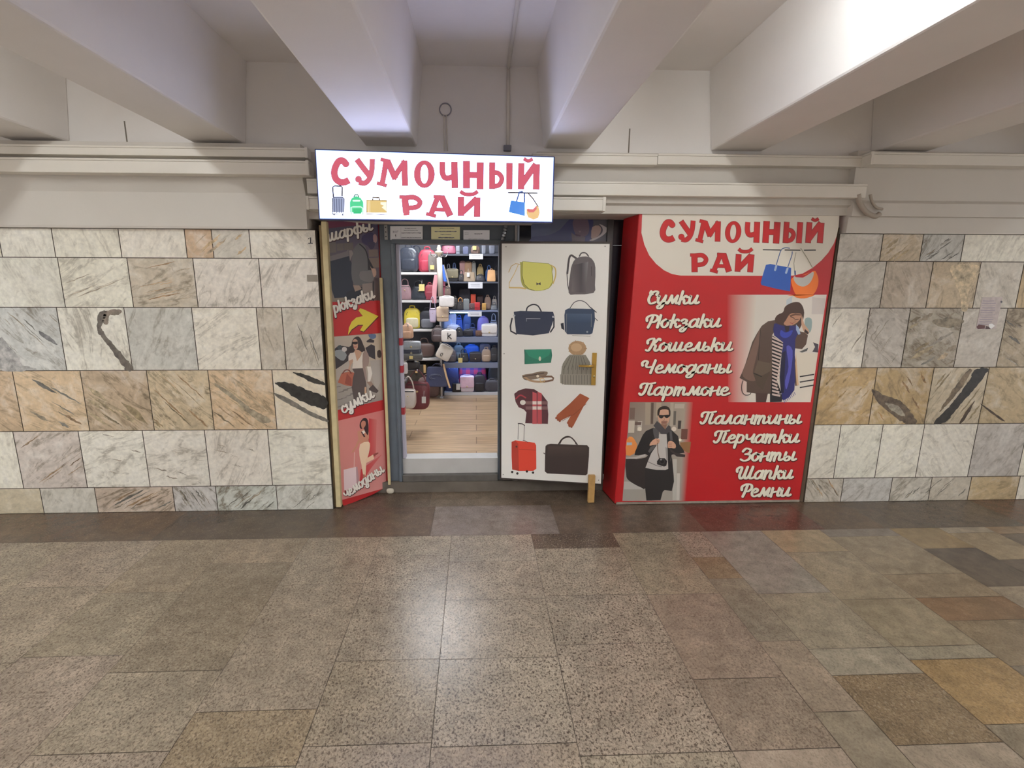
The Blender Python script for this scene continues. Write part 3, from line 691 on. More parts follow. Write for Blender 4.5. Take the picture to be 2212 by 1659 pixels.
headline(A, HEAD2, TS, 1/3.95, RD, RO_)
A.take('headline', SG, 'lower line of red letters', GLOWPRINT)
# little pictures on the sign
A.poly([(225, 468), (238, 458), (318, 456), (332, 470), (330, 600), (232, 602)], (150, 160, 190), T=TS)
for xx in (246, 266, 286, 306): A.line([(xx, 470), (xx+2, 594)], 2.0, (92, 98, 128), 1 if xx == 246 else 0, T=TS, cap='butt')
A.line([(238, 456), (232, 372), (248, 362), (302, 364), (314, 374), (312, 446)], 3.0, (40, 42, 64), T=TS)
A.line([(230, 600), (232, 468), (245, 458), (318, 458), (330, 470), (328, 600), (230, 602)], 1.8, (60, 64, 92), T=TS)
A.disc((244, 607), 1.7, (70, 72, 90), T=TS); A.disc((318, 609), 1.7, (70, 72, 90), 0, T=TS)
A.take('picture', SG, 'small grey trolley case picture', GLOWPRINT)
A.poly([(380, 602), (378, 500), (395, 465), (432, 448), (470, 462), (494, 500), (496, 602)], (62, 205, 140), T=TS)
A.line([(415, 452), (422, 438), (446, 438), (452, 454)], 2.8, (20, 100, 70), T=TS)
A.line([(408, 488), (462, 488)], 3.6, (226, 246, 236), T=TS)
A.line([(392, 604), (390, 545), (410, 540), (470, 540), (488, 552), (490, 604)], 3.0, (200, 240, 220), T=TS)
A.poly([(408, 600), (406, 556), (474, 556), (476, 600)], (40, 190, 120), T=TS)
A.take('picture', SG, 'small green backpack picture', GLOWPRINT)
A.poly([(522, 600), (520, 482), (690, 484), (694, 606)], (216, 184, 112), T=TS)
A.line([(573, 480), (575, 460), (628, 462), (632, 482)], 3.0, (90, 70, 40), T=TS)
A.line([(535, 486), (537, 600)], 1.6, (240, 220, 180), T=TS); A.line([(548, 486), (550, 600)], 1.6, (238, 218, 176), 0, T=TS)
A.poly([(640, 500), (692, 500), (692, 580), (650, 545), (668, 530), (640, 520)], (244, 236, 214), T=TS)
A.line([(522, 602), (520, 482), (692, 484), (694, 608), (522, 602)], 1.6, (120, 92, 50), T=TS)
A.take('picture', SG, 'small tan suitcase picture', GLOWPRINT)
A.line([(1732, 418), (1975, 424)], 3.2, (36, 34, 46), T=TS)
A.line([(1800, 495), (1825, 415), (1850, 410)], 3.0, (50, 80, 150), T=TS); A.line([(1868, 430), (1868, 500)], 3.0, (50, 80, 150), 0, T=TS)
A.line([(1895, 420), (1940, 470), (1985, 540)], 2.8, (70, 54, 42), T=TS); A.line([(1885, 430), (1880, 560)], 1.2, (200, 170, 170), 0, T=TS)
A.poly([(1752, 486), (1872, 502), (1872, 620), (1734, 586)], (62, 132, 220), T=TS)
A.poly([(1884, 560), (1900, 556), (1940, 560), (1972, 530), (1990, 545), (2000, 590), (1985, 635), (1945, 650), (1900, 632), (1884, 595)], (222, 178, 110), T=TS)
A.poly([(1884, 560), (1940, 562), (1970, 528), (1972, 560), (1945, 588), (1905, 588)], (206, 82, 84), T=TS)
A.take('picture', SG, 'small blue and tan hanging handbags picture', GLOWPRINT)
# ================================================================== RED ADVERTISING BOX
YBX = 3.33
RED = (160, 28, 31)
BX = thing('advertising_banner', 'tall red banner box listing the goods in white script, right of the open door', 'banner', (1.75, YBX, 0))
bl, br, tr, tl = (1328, 1087), (1727, 1084), (1815, 462), (1381, 458)
VINYL = mat('red banner vinyl', C(*RED, .72), .38, bump=.05, bscale=9)
fr = [onY(*p, YBX) for p in (bl, br, tr, tl)]
lb, lt = Vector((fr[0].x-.03, YBX+.25, 0.0)), Vector((fr[3].x-.03, YBX+.25, fr[3].z))
b = MB(); b.hexa([Vector((fr[0].x, YBX, .006)), Vector((fr[1].x, YBX, .006)), Vector((fr[1].x-.01, YBX+.25, .006)), lb+Vector((0, 0, .006))],
                 [fr[3], fr[2], Vector((fr[2].x-.01, YBX+.25, fr[2].z)), lt])
b.build('box', VINYL, BX, bevel=.006)
A = Art((0, YBX, 0), (0, -1, 0), .72)
T7 = lambda x, y: (1360+x/4.7064, 450+y/4.7064)
BW = (203, 196, 184)
A.poly([(128, 52), (120, 250), (150, 370), (200, 480), (270, 565), (350, 630), (430, 668), (520, 684), (1330, 687), (1660, 684), (1760, 662), (1860, 605), (1950, 530), (2020, 450), (2075, 360), (2105, 280), (2125, 180), (2134, 58)], BW, T=T7)
A.take('white_field', BX, 'off-white rounded field at the top', None, True)
RB, RBO = (168, 30, 33), (104, 32, 32)
headline(A, HEAD, affine([(290, 125), (1985, 391), (290, 355)], [T7(385, 122), T7(1950, 350), T7(372, 340)]), 1/4.3, RB, RBO)
A.take('headline', BX, 'upper line of red letters')
headline(A, HEAD2, affine([(810, 445), (840, 612), (1485, 622)], [T7(625, 462), T7(640, 645), T7(1245, 645)]), 1/4.3, RB, RBO)
A.take('headline', BX, 'lower line of red letters')
# hanging bags drawing
A.line([(1358, 421), (1532, 424)], 2.3, (30, 26, 26), T=T7); A.line([(1580, 424), (1732, 426)], 2.3, (30, 26, 26), 0, T=T7); A.line([(1776, 426), (1888, 425)], 2.3, (30, 26, 26), 0, T=T7)
A.poly([(1385, 575), (1430, 566), (1642, 605), (1640, 690), (1632, 845), (1500, 820), (1340, 780), (1332, 755), (1350, 690), (1365, 640)], (42, 78, 152), T=T7)
A.line([(1478, 620), (1510, 510), (1540, 425), (1580, 402), (1625, 406)], 1.9, (66, 88, 130), T=T7, smooth=4)
A.line([(1592, 650), (1620, 560), (1648, 480), (1652, 442)], 1.9, (66, 88, 130), 0, T=T7, smooth=4)
A.line([(1478, 628), (1490, 585)], 4.5, (150, 166, 190), T=T7); A.line([(1590, 655), (1605, 612)], 4.5, (150, 166, 190), 0, T=T7)
A.take('printed_bag', BX, 'blue handbag drawing', None, True)
A.poly([(1668, 700), (1690, 705), (1860, 640), (1895, 650), (1918, 720), (1912, 790), (1880, 860), (1820, 905), (1750, 915), (1690, 880), (1655, 800), (1640, 730)], (206, 104, 38), T=T7, smooth=3)
A.poly([(1672, 690), (1760, 705), (1862, 645), (1866, 690), (1830, 760), (1770, 795), (1710, 780), (1672, 735)], (168, 164, 158), T=T7, smooth=3)
A.poly([(1672, 684), (1700, 690), (1790, 675), (1868, 628), (1845, 655), (1760, 705), (1690, 700)], (160, 36, 42), T=T7)
A.line([(1690, 450), (1668, 560), (1680, 680)], 1.4, (136, 130, 112), T=T7); A.line([(1740, 408), (1800, 500), (1860, 608)], 1.6, (136, 130, 112), 0, T=T7)
A.line([(1680, 640), (1682, 672)], 3.2, (48, 66, 110), 0, T=T7)
A.take('printed_bag', BX, 'orange and grey shoulder bag drawing')
# ---- printed picture: woman with a blue scarf
Tw = lambda x, y: (1570+x/6.773, 630+y/6.773)
R0, WG = RED, (200, 192, 182)
A.grad([(20, 1618), (0, 45), (430, 45), (330, 1618)], [(176, 60, 58), R0, (196, 186, 174), WG], T=Tw)
A.grad([(330, 1618), (430, 45), (1460, 45), (1225, 1618)], [WG, (196, 188, 178), (198, 190, 182), (206, 196, 182)], 0, T=Tw)
A.poly([(870, 120), (960, 60), (950, 160), (870, 200)], (172, 178, 182), T=Tw); A.poly([(1250, 80), (1440, 100), (1420, 330), (1240, 330)], (184, 174, 168), 0, T=Tw)
A.poly([(1150, 390), (1240, 400), (1235, 560), (1190, 600), (1140, 500)], (130, 146, 144), T=Tw, smooth=3)
A.poly([(1000, 890), (1330, 905), (1290, 1190), (1010, 1250)], (204, 194, 178), T=Tw)
A.poly([(1260, 740), (1340, 770), (1335, 890), (1250, 880), (1290, 810)], (62, 54, 62), T=Tw); A.poly([(1060, 880), (1190, 820), (1170, 870), (1100, 890)], (84, 82, 80), 0, T=Tw)
for i in range(3): A.poly([(1065, 1235+i*80), (1280, 1200+i*78), (1275, 1220+i*78), (1068, 1252+i*80)], (44, 40, 40), 1 if i == 0 else 0, T=Tw)
# coat, hair, face
A.poly([(700, 415), (600, 435), (510, 500), (440, 610), (370, 740), (320, 900), (270, 1060), (215, 1200), (185, 1262), (290, 1320), (290, 1470), (420, 1490), (660, 1495), (660, 640), (760, 480)], (76, 60, 52), T=Tw)
A.poly([(980, 560), (1150, 600), (1185, 640), (1160, 770), (1100, 840), (1000, 830), (990, 900), (1050, 1370), (1000, 1380), (960, 900)], (78, 58, 48), 0, T=Tw)
A.poly([(440, 640), (480, 560), (470, 760), (420, 1000), (380, 1180), (420, 1300), (300, 1290), (225, 1200), (300, 1000), (370, 800)], (104, 80, 70), T=Tw, smooth=3)
A.poly([(455, 1010), (650, 1050), (640, 1180), (500, 1230), (400, 1180)], (86, 72, 60), T=Tw)
A.poly([(390, 1200), (500, 1238), (640, 1160), (560, 1330), (530, 1440), (440, 1370)], (70, 58, 48), T=Tw); A.line([(395, 1195), (505, 1240)], 2.2, (38, 32, 28), T=Tw); A.line([(490, 560), (460, 1000)], 1.6, (50, 38, 34), 0, T=Tw)
A.poly([(1010, 900), (1050, 1370), (1020, 1370), (1000, 1050)], (190, 158, 124), T=Tw)
A.poly([(420, 1480), (600, 1490), (570, 1618), (425, 1618)], (66, 48, 44), T=Tw); A.poly([(630, 1490), (830, 1500), (800, 1612), (630, 1618)], (34, 32, 36), 0, T=Tw)
A.poly([(660, 640), (830, 740), (800, 900), (760, 1100), (730, 1300), (800, 1490), (640, 1500), (660, 1200)], (24, 20, 22), T=Tw)
for i in range(17):
    y = 655+i*52; xr = 830-max(0, i-3)*9 if i < 13 else 740+(i-13)*14
    A.poly([(660, y), (xr, y+70-i*3), (xr-4, y+100-i*3), (660, y+26)], (184, 164, 156), 1 if i == 0 else 0, T=Tw)
A.poly([(700, 415), (740, 340), (820, 300), (850, 220), (940, 165), (1040, 152), (1100, 200), (1130, 310), (1100, 460), (1040, 560), (880, 560), (760, 520)], (62, 42, 34), T=Tw, smooth=3)
A.poly([(920, 330), (1000, 315), (1090, 330), (1070, 400), (1040, 440), (1000, 470), (950, 495), (880, 500), (830, 470), (860, 420)], (162, 118, 94), T=Tw, smooth=3)
A.poly([(910, 345), (1000, 318), (1090, 332), (1080, 350), (1000, 345), (940, 365)], (92, 62, 48), T=Tw)
A.line([(930, 365), (985, 390)], 1.6, (66, 40, 34), T=Tw); A.line([(1000, 410), (1045, 405)], 1.5, (66, 40, 34), 0, T=Tw); A.line([(985, 395), (1000, 440), (965, 455)], 1.0, (124, 84, 66), 0, T=Tw); A.line([(925, 455), (965, 470)], 1.6, (138, 66, 62), 0, T=Tw)
A.poly([(1095, 350), (1130, 470), (1195, 560), (1190, 620), (1130, 590), (1090, 480)], (176, 140, 116), T=Tw, smooth=3); A.poly([(1140, 545), (1195, 595), (1185, 628), (1130, 590)], (48, 34, 32), T=Tw)
A.poly([(690, 470), (760, 480), (840, 500), (1010, 500), (1040, 620), (1000, 700), (990, 1100), (985, 1440), (830, 1590), (800, 1500), (780, 1200), (800, 900), (820, 740), (690, 640)], (38, 38, 92), T=Tw, smooth=2)
A.poly([(790, 560), (860, 600), (960, 560), (930, 640), (850, 680), (780, 640)], (50, 62, 148), T=Tw, smooth=3)
A.poly([(870, 800), (960, 860), (930, 1200), (870, 1430), (850, 1300), (900, 1100)], (76, 76, 156), T=Tw, smooth=3); A.poly([(800, 900), (860, 860), (830, 1480), (790, 1480), (770, 1250)], (30, 28, 52), 0, T=Tw)
A.poly([(840, 500), (920, 500), (900, 580), (860, 590)], (40, 28, 36), T=Tw); A.poly([(1010, 480), (1050, 520), (1075, 620), (1045, 630), (1010, 560)], (140, 156, 186), T=Tw)
for i in range(8): A.line([(830+i*22, 1590-i*17), (845+i*22, 1625-i*17)], 1.0, (50, 56, 130), 1 if i == 0 else 0, T=Tw)
A.line([(235, 1300), (215, 1380), (225, 1470), (270, 1512), (330, 1505), (350, 1480)], 1.6, (44, 38, 38), T=Tw, smooth=4)
A.poly([(880, 60), (1290, 45), (1240, 70), (1160, 95), (1080, 100), (1010, 85), (950, 45)], (206, 104, 38), T=Tw)
A.take('printed_photo', BX, 'printed picture of a woman in a brown coat and blue scarf')

# ---- printed picture: man with backpack straps and camera
Tm = lambda x, y: (1340+x/7.2125, 860+y/7.2125)
A.grad([(32, 1600), (148, 62), (1010, 62), (920, 1600)], [(150, 146, 138), (120, 104, 94), (150, 138, 124), (150, 142, 134)], T=Tm)
A.grad([(920, 1600), (1010, 62), (1130, 62), (1020, 1600)], [(150, 142, 134), (150, 134, 120), (166, 60, 56), R0], 0, T=Tm)
for (x0, y0, x1, y1, c) in [(150, 150, 230, 330, (104, 84, 76)), (390, 70, 470, 420, (150, 136, 120)), (480, 70, 520, 400, (84, 70, 62)), (560, 70, 640, 300, (158, 144, 126)), (780, 70, 830, 440, (160, 150, 136)), (850, 90, 1000, 160, (168, 158, 146)), (830, 200, 870, 420, (90, 84, 78)), (900, 350, 950, 480, (60, 54, 52)), (950, 480, 1050, 640, (96, 62, 54)), (130, 350, 225, 540, (184, 174, 160)), (270, 360, 340, 510, (178, 170, 160)), (820, 950, 880, 1590, (172, 168, 160)), (880, 1170, 930, 1590, (186, 180, 172)), (60, 1300, 400, 1420, (172, 168, 162)), (230, 370, 330, 420, (90, 72, 66))]:
    A.poly([(x0, y0), (x1, y0), (x1-10, y1), (x0-8, y1)], c, 1 if x0 == 150 else 0, T=Tm)
A.poly([(100, 640), (180, 600), (240, 680), (260, 740), (220, 860), (90, 890)], (206, 130, 70), T=Tm, smooth=2); A.poly([(100, 690), (180, 690), (180, 730), (100, 735)], (150, 166, 180), T=Tm)
A.poly([(930, 690), (1100, 680), (1080, 860), (940, 800)], (128, 92, 60), 0, T=Tm)
A.disc((300, 480), 4.5, (206, 198, 184), 1, T=Tm); A.disc((930, 650), 3.2, (220, 212, 196), 0, T=Tm); A.disc((835, 480), 5, (200, 190, 178), 0, T=Tm)
BLK = (34, 31, 32)
A.poly([(515, 460), (400, 510), (350, 570), (290, 700), (230, 830), (220, 890), (290, 890), (390, 870), (440, 900), (390, 1090), (400, 1110), (740, 1120), (800, 880), (870, 870), (1000, 850), (980, 800), (920, 720), (900, 590), (800, 500), (700, 520), (600, 560)], BLK, T=Tm)
A.poly([(85, 940), (250, 950), (400, 920), (450, 880), (420, 1100), (390, 1400), (330, 1395), (200, 1330), (110, 1260), (90, 1180)], (44, 37, 36), T=Tm, smooth=2); A.poly([(88, 925), (240, 915), (385, 870), (395, 905), (240, 945), (90, 945)], (170, 164, 160), T=Tm)
A.poly([(385, 1090), (740, 1100), (800, 900), (830, 1200), (835, 1300), (800, 1448), (690, 1430), (660, 1460), (625, 1590), (405, 1595), (385, 1390)], (36, 33, 33), T=Tm)
A.poly([(605, 555), (720, 560), (735, 800), (745, 1100), (700, 1120), (560, 1118), (390, 1085), (430, 980), (480, 860), (560, 740)], (176, 170, 166), T=Tm); A.line([(430, 990), (560, 1050), (640, 1068)], 1.5, (112, 106, 104), T=Tm); A.poly([(700, 760), (735, 780), (742, 980), (715, 960)], (140, 134, 132), 0, T=Tm)
A.poly([(505, 470), (560, 460), (600, 520), (600, 620), (540, 640), (515, 560)], (76, 74, 76), T=Tm); A.poly([(765, 510), (800, 510), (815, 660), (775, 660)], (80, 78, 80), 0, T=Tm)
A.poly([(560, 720), (520, 790), (455, 850), (430, 830), (470, 760)], (82, 78, 78), 0, T=Tm); A.poly([(770, 780), (860, 850), (1010, 880), (1005, 920), (880, 910), (780, 830)], (54, 46, 46), 0, T=Tm)
A.poly([(515, 430), (570, 355), (620, 400), (700, 480), (750, 420), (780, 440), (790, 500), (720, 560), (640, 560), (580, 500)], (64, 61, 64), T=Tm); A.poly([(620, 400), (700, 490), (730, 400)], (128, 94, 78), T=Tm)
A.poly([(585, 200), (640, 150), (740, 165), (768, 240), (765, 320), (745, 380), (700, 412), (650, 408), (605, 370), (585, 300)], (186, 146, 124), T=Tm, smooth=3)
A.poly([(578, 270), (580, 190), (620, 140), (690, 122), (750, 140), (780, 200), (775, 280), (755, 270), (750, 190), (690, 172), (620, 190), (605, 260)], (44, 34, 30), T=Tm, smooth=2)
A.poly([(600, 262), (665, 265), (690, 262), (760, 258), (762, 285), (730, 310), (695, 300), (680, 280), (665, 300), (640, 316), (605, 300)], (26, 23, 24), T=Tm, smooth=2)
A.poly([(640, 358), (700, 352), (735, 360), (720, 400), (680, 412), (640, 400)], (136, 102, 86), T=Tm, smooth=2); A.line([(655, 375), (705, 374)], 1.2, (116, 62, 58), T=Tm); A.line([(678, 300), (686, 340), (665, 345)], .9, (140, 100, 82), 0, T=Tm)
A.poly([(455, 740), (470, 690), (540, 630), (610, 640), (605, 690), (570, 720), (500, 730)], (190, 146, 122), T=Tm, smooth=2); A.poly([(745, 680), (800, 665), (860, 720), (855, 780), (790, 775), (740, 770)], (190, 146, 122), 0, T=Tm, smooth=2)
for i in range(3): A.line([(555+i*12, 650+i*20), (600, 665+i*18)], .8, (130, 90, 74), 1 if i == 0 else 0, T=Tm); A.line([(750, 700+i*24), (800, 702+i*24)], .8, (130, 90, 74), 0, T=Tm)
A.line([(575, 700), (585, 850), (610, 950)], 1.6, (92, 74, 62), T=Tm)
A.poly([(570, 980), (610, 930), (690, 935), (730, 980), (715, 1050), (680, 1065), (570, 1030)], (34, 30, 31), T=Tm); A.disc((648, 985), 6.4, (52, 47, 48), T=Tm); A.disc((650, 985), 4.0, (22, 20, 22), T=Tm); A.disc((632, 955), 2.0, (130, 126, 126), 0, T=Tm)
A.take('printed_photo', BX, 'printed picture of a man in sunglasses and a black coat')
# script words
for txt, x0, x1, yb0, yb1, lab in [
    ('Сумки', 1394, 1506, 656, 656, 'script word for bags'), ('Рюкзаки', 1391, 1553, 707, 706, 'script word for backpacks'), ('Кошельки', 1393, 1578, 758, 757, 'script word for purses'),
    ('Чемоданы', 1382, 1576, 805, 805, 'script word for suitcases'), ('Партмоне', 1379, 1572, 853, 853, 'script word for wallets'),
    ('Палантины', 1511, 1727, 915, 914, 'script word for stoles'), ('Перчатки', 1540, 1722, 956, 955, 'script word for gloves'), ('Зонты', 1596, 1716, 995, 994, 'script word for umbrellas'),
    ('Шапки', 1587, 1709, 1034, 1033, 'script word for hats'), ('Ремни', 1596, 1704, 1072, 1071, 'script word for belts')]:
    A.layer = 130
    word(A, txt, (x0, yb0), (x1, yb1), 17.0, c=(222, 212, 194), sh=(72, 22, 20), wk=.345)
    A.take('lettering', BX, 'white '+lab)

# battered strip along the foot of the box
STRIPM = mat('worn grey strip', C(150, 140, 128), .7, var=.2, vscale=20)
MB().box(fr[0].x+.01, fr[1].x-.005, YBX-.006, YBX-.0006, .004, .02).build('foot_strip', STRIPM, BX)
for xx in (1384, 1640):
    pass
# dark wooden edge between box and marble
DKWOOD = mat('dark brown edge board', C(96, 82, 66), .7, var=.15, vscale=10)
eb = [fr[1].x+.003, fr[2].x+.003]
o = MB().hexa([Vector((eb[0], W+.03, 0.001)), Vector((XR-.002, W+.008, 0.001)), Vector((XR-.002, W+.2, 0.001)), Vector((eb[0], W+.2, 0.001))], [Vector((eb[1], W+.03, rowz[0]+.04)), Vector((XR-.002, W+.008, rowz[0]+.04)), Vector((XR-.002, W+.2, rowz[0]+.04)), Vector((eb[1], W+.2, rowz[0]+.04))]).build('edge_board', DKWOOD)
tag(o, 'dark brown edge board between the red banner box and the marble', 'board')

# ================================================================== LEFT ANGLED PANEL
P1, P2 = onZ(737, 1094, 0), Vector((-.735, 3.60, 0))
pn = Vector((0, 0, 1)).cross(P2-P1).normalized()
if pn.y > 0: pn = -pn
PL = thing('angled_banner', 'narrow angled panel of red and photo prints with an arrow, left of the doorway', 'banner', ((P1.x+P2.x)/2, (P1.y+P2.y)/2, 0))
A = Art(P1, pn, .62)
pc = [(737, 1093), (839, 1050), (818, 478), (700, 478)]
pts = [A.at(*p, 0)-pn*.0006 for p in pc]
for i in (0, 1): pts[i].z = max(pts[i].z, .012)
boardbox('board', pts, pn, .012, mat('red panel board', C(146, 34, 34, .62), .45), PL)
Ta = lambda x, y: (700+x/8.969, 475+y/8.969)
A.poly([(10, 15), (1030, 30), (1045, 60), (760, 190), (400, 190), (20, 175)], (96, 44, 66), T=Ta)
A.grad([(100, 1590), (20, 172), (1048, 60), (1090, 1580)], [(96, 88, 80), (70, 66, 80), (72, 62, 88), (92, 78, 72)], T=Ta)
for (x0, y0, x1, y1, c) in [(50, 440, 225, 640, (92, 84, 80)), (240, 460, 370, 600, (90, 82, 78)), (380, 450, 560, 590, (88, 80, 76)), (860, 580, 1040, 720, (104, 90, 84)), (870, 740, 1060, 930, (108, 94, 86)), (110, 1370, 410, 1590, (118, 108, 96))]:
    A.poly([(x0, y0), (x1, y0-10), (x1+10, y1-10), (x0+10, y1)], c, 1 if x0 == 50 else 0, T=Ta)
A.poly([(60, 720), (430, 610), (470, 570), (480, 720), (230, 770), (80, 810)], (98, 92, 94), T=Ta)
A.poly([(80, 810), (250, 765), (480, 700), (560, 900), (560, 1240), (600, 1400), (420, 1500), (200, 1515), (150, 1350), (90, 1100)], (34, 38, 50), T=Ta)
A.poly([(560, 600), (620, 500), (700, 440), (800, 520), (850, 700), (920, 870), (1000, 1000), (960, 1150), (850, 1240), (620, 1270), (540, 1150), (530, 900)], (88, 86, 88), T=Ta, smooth=2)
A.poly([(700, 1000), (830, 990), (960, 980), (960, 1150), (880, 1210), (700, 1150)], (104, 100, 100), T=Ta, smooth=2)
A.poly([(480, 590), (540, 590), (565, 650), (530, 720), (500, 800)], (116, 108, 104), T=Ta)
A.line([(690, 470), (800, 580), (850, 750), (860, 960)], 2.6, (30, 28, 34), T=Ta, smooth=3); A.poly([(860, 740), (960, 930), (910, 980), (850, 960)], (34, 30, 34), 0, T=Ta)
A.poly([(745, 310), (900, 240), (960, 290), (950, 420), (960, 540), (900, 565), (840, 500), (730, 430)], (52, 44, 74), T=Ta, smooth=2); A.poly([(950, 300), (1000, 280), (1030, 360), (1010, 440), (960, 430)], (140, 112, 112), T=Ta, smooth=2); A.poly([(840, 440), (980, 430), (960, 550), (890, 565)], (54, 46, 68), T=Ta, smooth=2)
A.poly([(880, 870), (920, 940), (995, 945), (1010, 1060), (960, 1110), (930, 1000)], (164, 132, 116), T=Ta, smooth=2)
A.poly([(740, 1240), (930, 1220), (950, 1560), (740, 1570)], (124, 112, 106), T=Ta); A.poly([(430, 1400), (740, 1300), (740, 1570), (430, 1590)], (30, 32, 40), 0, T=Ta); A.poly([(560, 1265), (680, 1270), (730, 1340), (600, 1390)], (136, 116, 104), T=Ta); A.line([(955, 1200), (950, 1560)], 2.6, (30, 28, 32), 0, T=Ta)
A.take('printed_photo', PL, 'dark printed picture of a man with a bag on his back')
T4 = lambda x, y: (690+x/5.0273, 470+y/5.0273)
A.poly([(108, 920), (655, 900), (662, 1250), (130, 1292)], (160, 32, 34), T=T4)
A.poly([(310, 1275), (320, 1195), (350, 1130), (400, 1085), (470, 1070), (425, 1010), (440, 985), (470, 992), (640, 1070), (480, 1238), (440, 1225), (475, 1165), (420, 1165), (350, 1215)], (70, 24, 20), T=lambda x, y: T4(x+5, y+10))
A.poly([(310, 1275), (320, 1195), (350, 1130), (400, 1085), (470, 1070), (425, 1010), (440, 985), (470, 992), (640, 1070), (480, 1238), (440, 1225), (475, 1165), (420, 1165), (350, 1215)], (206, 184, 62), T=T4)
A.take('arrow', PL, 'yellow curved arrow')
# woman with sunglasses
Tb = lambda x, y: (710+x/8.731, 715+y/8.731)
A.grad([(130, 1500), (45, 110), (990, 40), (1020, 1300)], [(128, 122, 116), (170, 160, 150), (176, 160, 140), (132, 124, 118)], T=Tb)
A.poly([(60, 380), (190, 270), (380, 300), (450, 260), (480, 400), (370, 560), (230, 660), (90, 750)], (52, 46, 48), T=Tb); A.poly([(690, 320), (800, 250), (870, 280), (880, 540), (760, 480)], (48, 42, 46), 0, T=Tb)
A.poly([(70, 400), (240, 350), (340, 450), (280, 560), (180, 520)], (136, 140, 142), T=Tb, smooth=2); A.poly([(150, 300), (220, 260), (260, 310), (190, 360)], (66, 72, 76), T=Tb); A.disc((295, 345), 5.5, (186, 180, 176), 0, T=Tb)
A.poly([(745, 65), (880, 60), (885, 130), (800, 150)], (84, 100, 132), T=Tb, smooth=2); A.poly([(710, 190), (780, 140), (860, 180), (850, 220), (720, 215)], (52, 44, 48), 0, T=Tb); A.poly([(915, 380), (970, 360), (995, 430), (980, 500), (920, 490)], (56, 44, 42), 0, T=Tb, smooth=2)
A.poly([(90, 750), (370, 570), (420, 700), (200, 900), (110, 950)], (160, 152, 144), T=Tb); A.poly([(780, 560), (990, 540), (1010, 900), (900, 1120), (830, 900)], (150, 142, 136), 0, T=Tb)
for i in range(14):
    xx, yy = 130+(i*137 % 300), 1060+(i*71 % 400)
    A.line([(xx, yy), (xx+90, yy-18)], 1.6, (104, 98, 94), 1 if i == 0 else 0, T=Tb)
A.poly([(410, 320), (440, 190), (490, 120), (560, 105), (610, 160), (650, 260), (690, 380), (560, 400), (420, 400), (330, 400)], (46, 36, 36), T=Tb, smooth=2)
A.poly([(445, 200), (490, 145), (540, 180), (550, 260), (540, 330), (500, 355), (475, 330), (460, 270)], (176, 138, 118), T=Tb, smooth=2); A.poly([(440, 205), (545, 200), (545, 245), (500, 255), (445, 245)], (38, 26, 28), T=Tb); A.line([(475, 300), (520, 300)], 1.6, (150, 66, 60), 0, T=Tb)
A.poly([(500, 350), (570, 360), (620, 400), (560, 560), (510, 560), (470, 400)], (174, 138, 114), T=Tb)
A.poly([(370, 470), (400, 420), (490, 400), (530, 570), (600, 480), (650, 385), (710, 380), (760, 500), (720, 620), (640, 680), (640, 710), (440, 710), (460, 600), (370, 560)], (196, 186, 176), T=Tb)
A.poly([(640, 420), (710, 380), (760, 500), (740, 660), (690, 680), (720, 900), (690, 920), (640, 740)], (136, 116, 108), T=Tb, smooth=2); A.poly([(380, 560), (450, 530), (460, 570), (410, 660), (400, 760), (340, 800), (390, 640)], (168, 134, 114), 0, T=Tb)
A.poly([(440, 710), (640, 700), (700, 960), (720, 1130), (700, 1200), (640, 1300), (480, 1340), (430, 1060), (450, 900), (480, 780)], (72, 62, 60), T=Tb)
A.poly([(170, 970), (240, 800), (300, 780), (420, 770), (480, 790), (450, 900), (440, 1040), (330, 1030)], (150, 84, 66), T=Tb); A.line([(260, 800), (310, 740), (380, 740), (420, 800)], 2.4, (100, 52, 44), 0, T=Tb, smooth=3); A.poly([(300, 990), (340, 800), (430, 900), (430, 1040)], (124, 64, 52), T=Tb)
A.poly([(720, 670), (790, 670), (820, 800), (780, 950), (740, 960), (740, 800)], (194, 186, 178), T=Tb); A.poly([(710, 960), (800, 950), (840, 1010), (790, 1060)], (130, 108, 96), 0, T=Tb); A.poly([(750, 1090), (830, 1010), (940, 1130), (900, 1170), (780, 1130)], (64, 54, 52), 0, T=Tb)
A.line([(690, 1070), (690, 1170)], 4, (170, 138, 112), 0, T=Tb); A.poly([(415, 1290), (480, 1320), (490, 1350)], (40, 34, 34), 0, T=Tb)
A.take('printed_photo', PL, 'printed picture of a woman in sunglasses with a brown bag')
A.poly([(130, 1505), (1022, 1305), (1028, 1490), (260, 1660), (136, 1660)], (146, 32, 34), T=Tb)
Tc = lambda x, y: (720+x/7.9, 890+y/7.9)
A.grad([(150, 1500), (52, 155), (860, -35), (905, 1290)], [(178, 116, 110), (176, 112, 108), (172, 100, 98), (176, 118, 116)], T=Tc)
A.grad([(580, 820), (610, 110), (740, 130), (720, 760)], [(160, 46, 48), (160, 44, 46), (170, 96, 94), (168, 80, 80)], T=Tc); A.grad([(440, 1280), (470, 980), (830, 720), (640, 960)], [(160, 46, 50), (162, 42, 46), (172, 90, 90), (168, 60, 62)], T=Tc)
A.poly([(175, 985), (385, 935), (400, 1300), (185, 1335)], (196, 174, 176), T=Tc); A.poly([(385, 935), (410, 930), (450, 1260), (400, 1300)], (158, 124, 128), 0, T=Tc); A.line([(355, 940), (362, 690)], 1.8, (186, 150, 146), 0, T=Tc)
A.poly([(190, 1345), (440, 1270), (430, 1330), (200, 1400)], (104, 30, 36), T=Tc)
SK = (170, 118, 98)
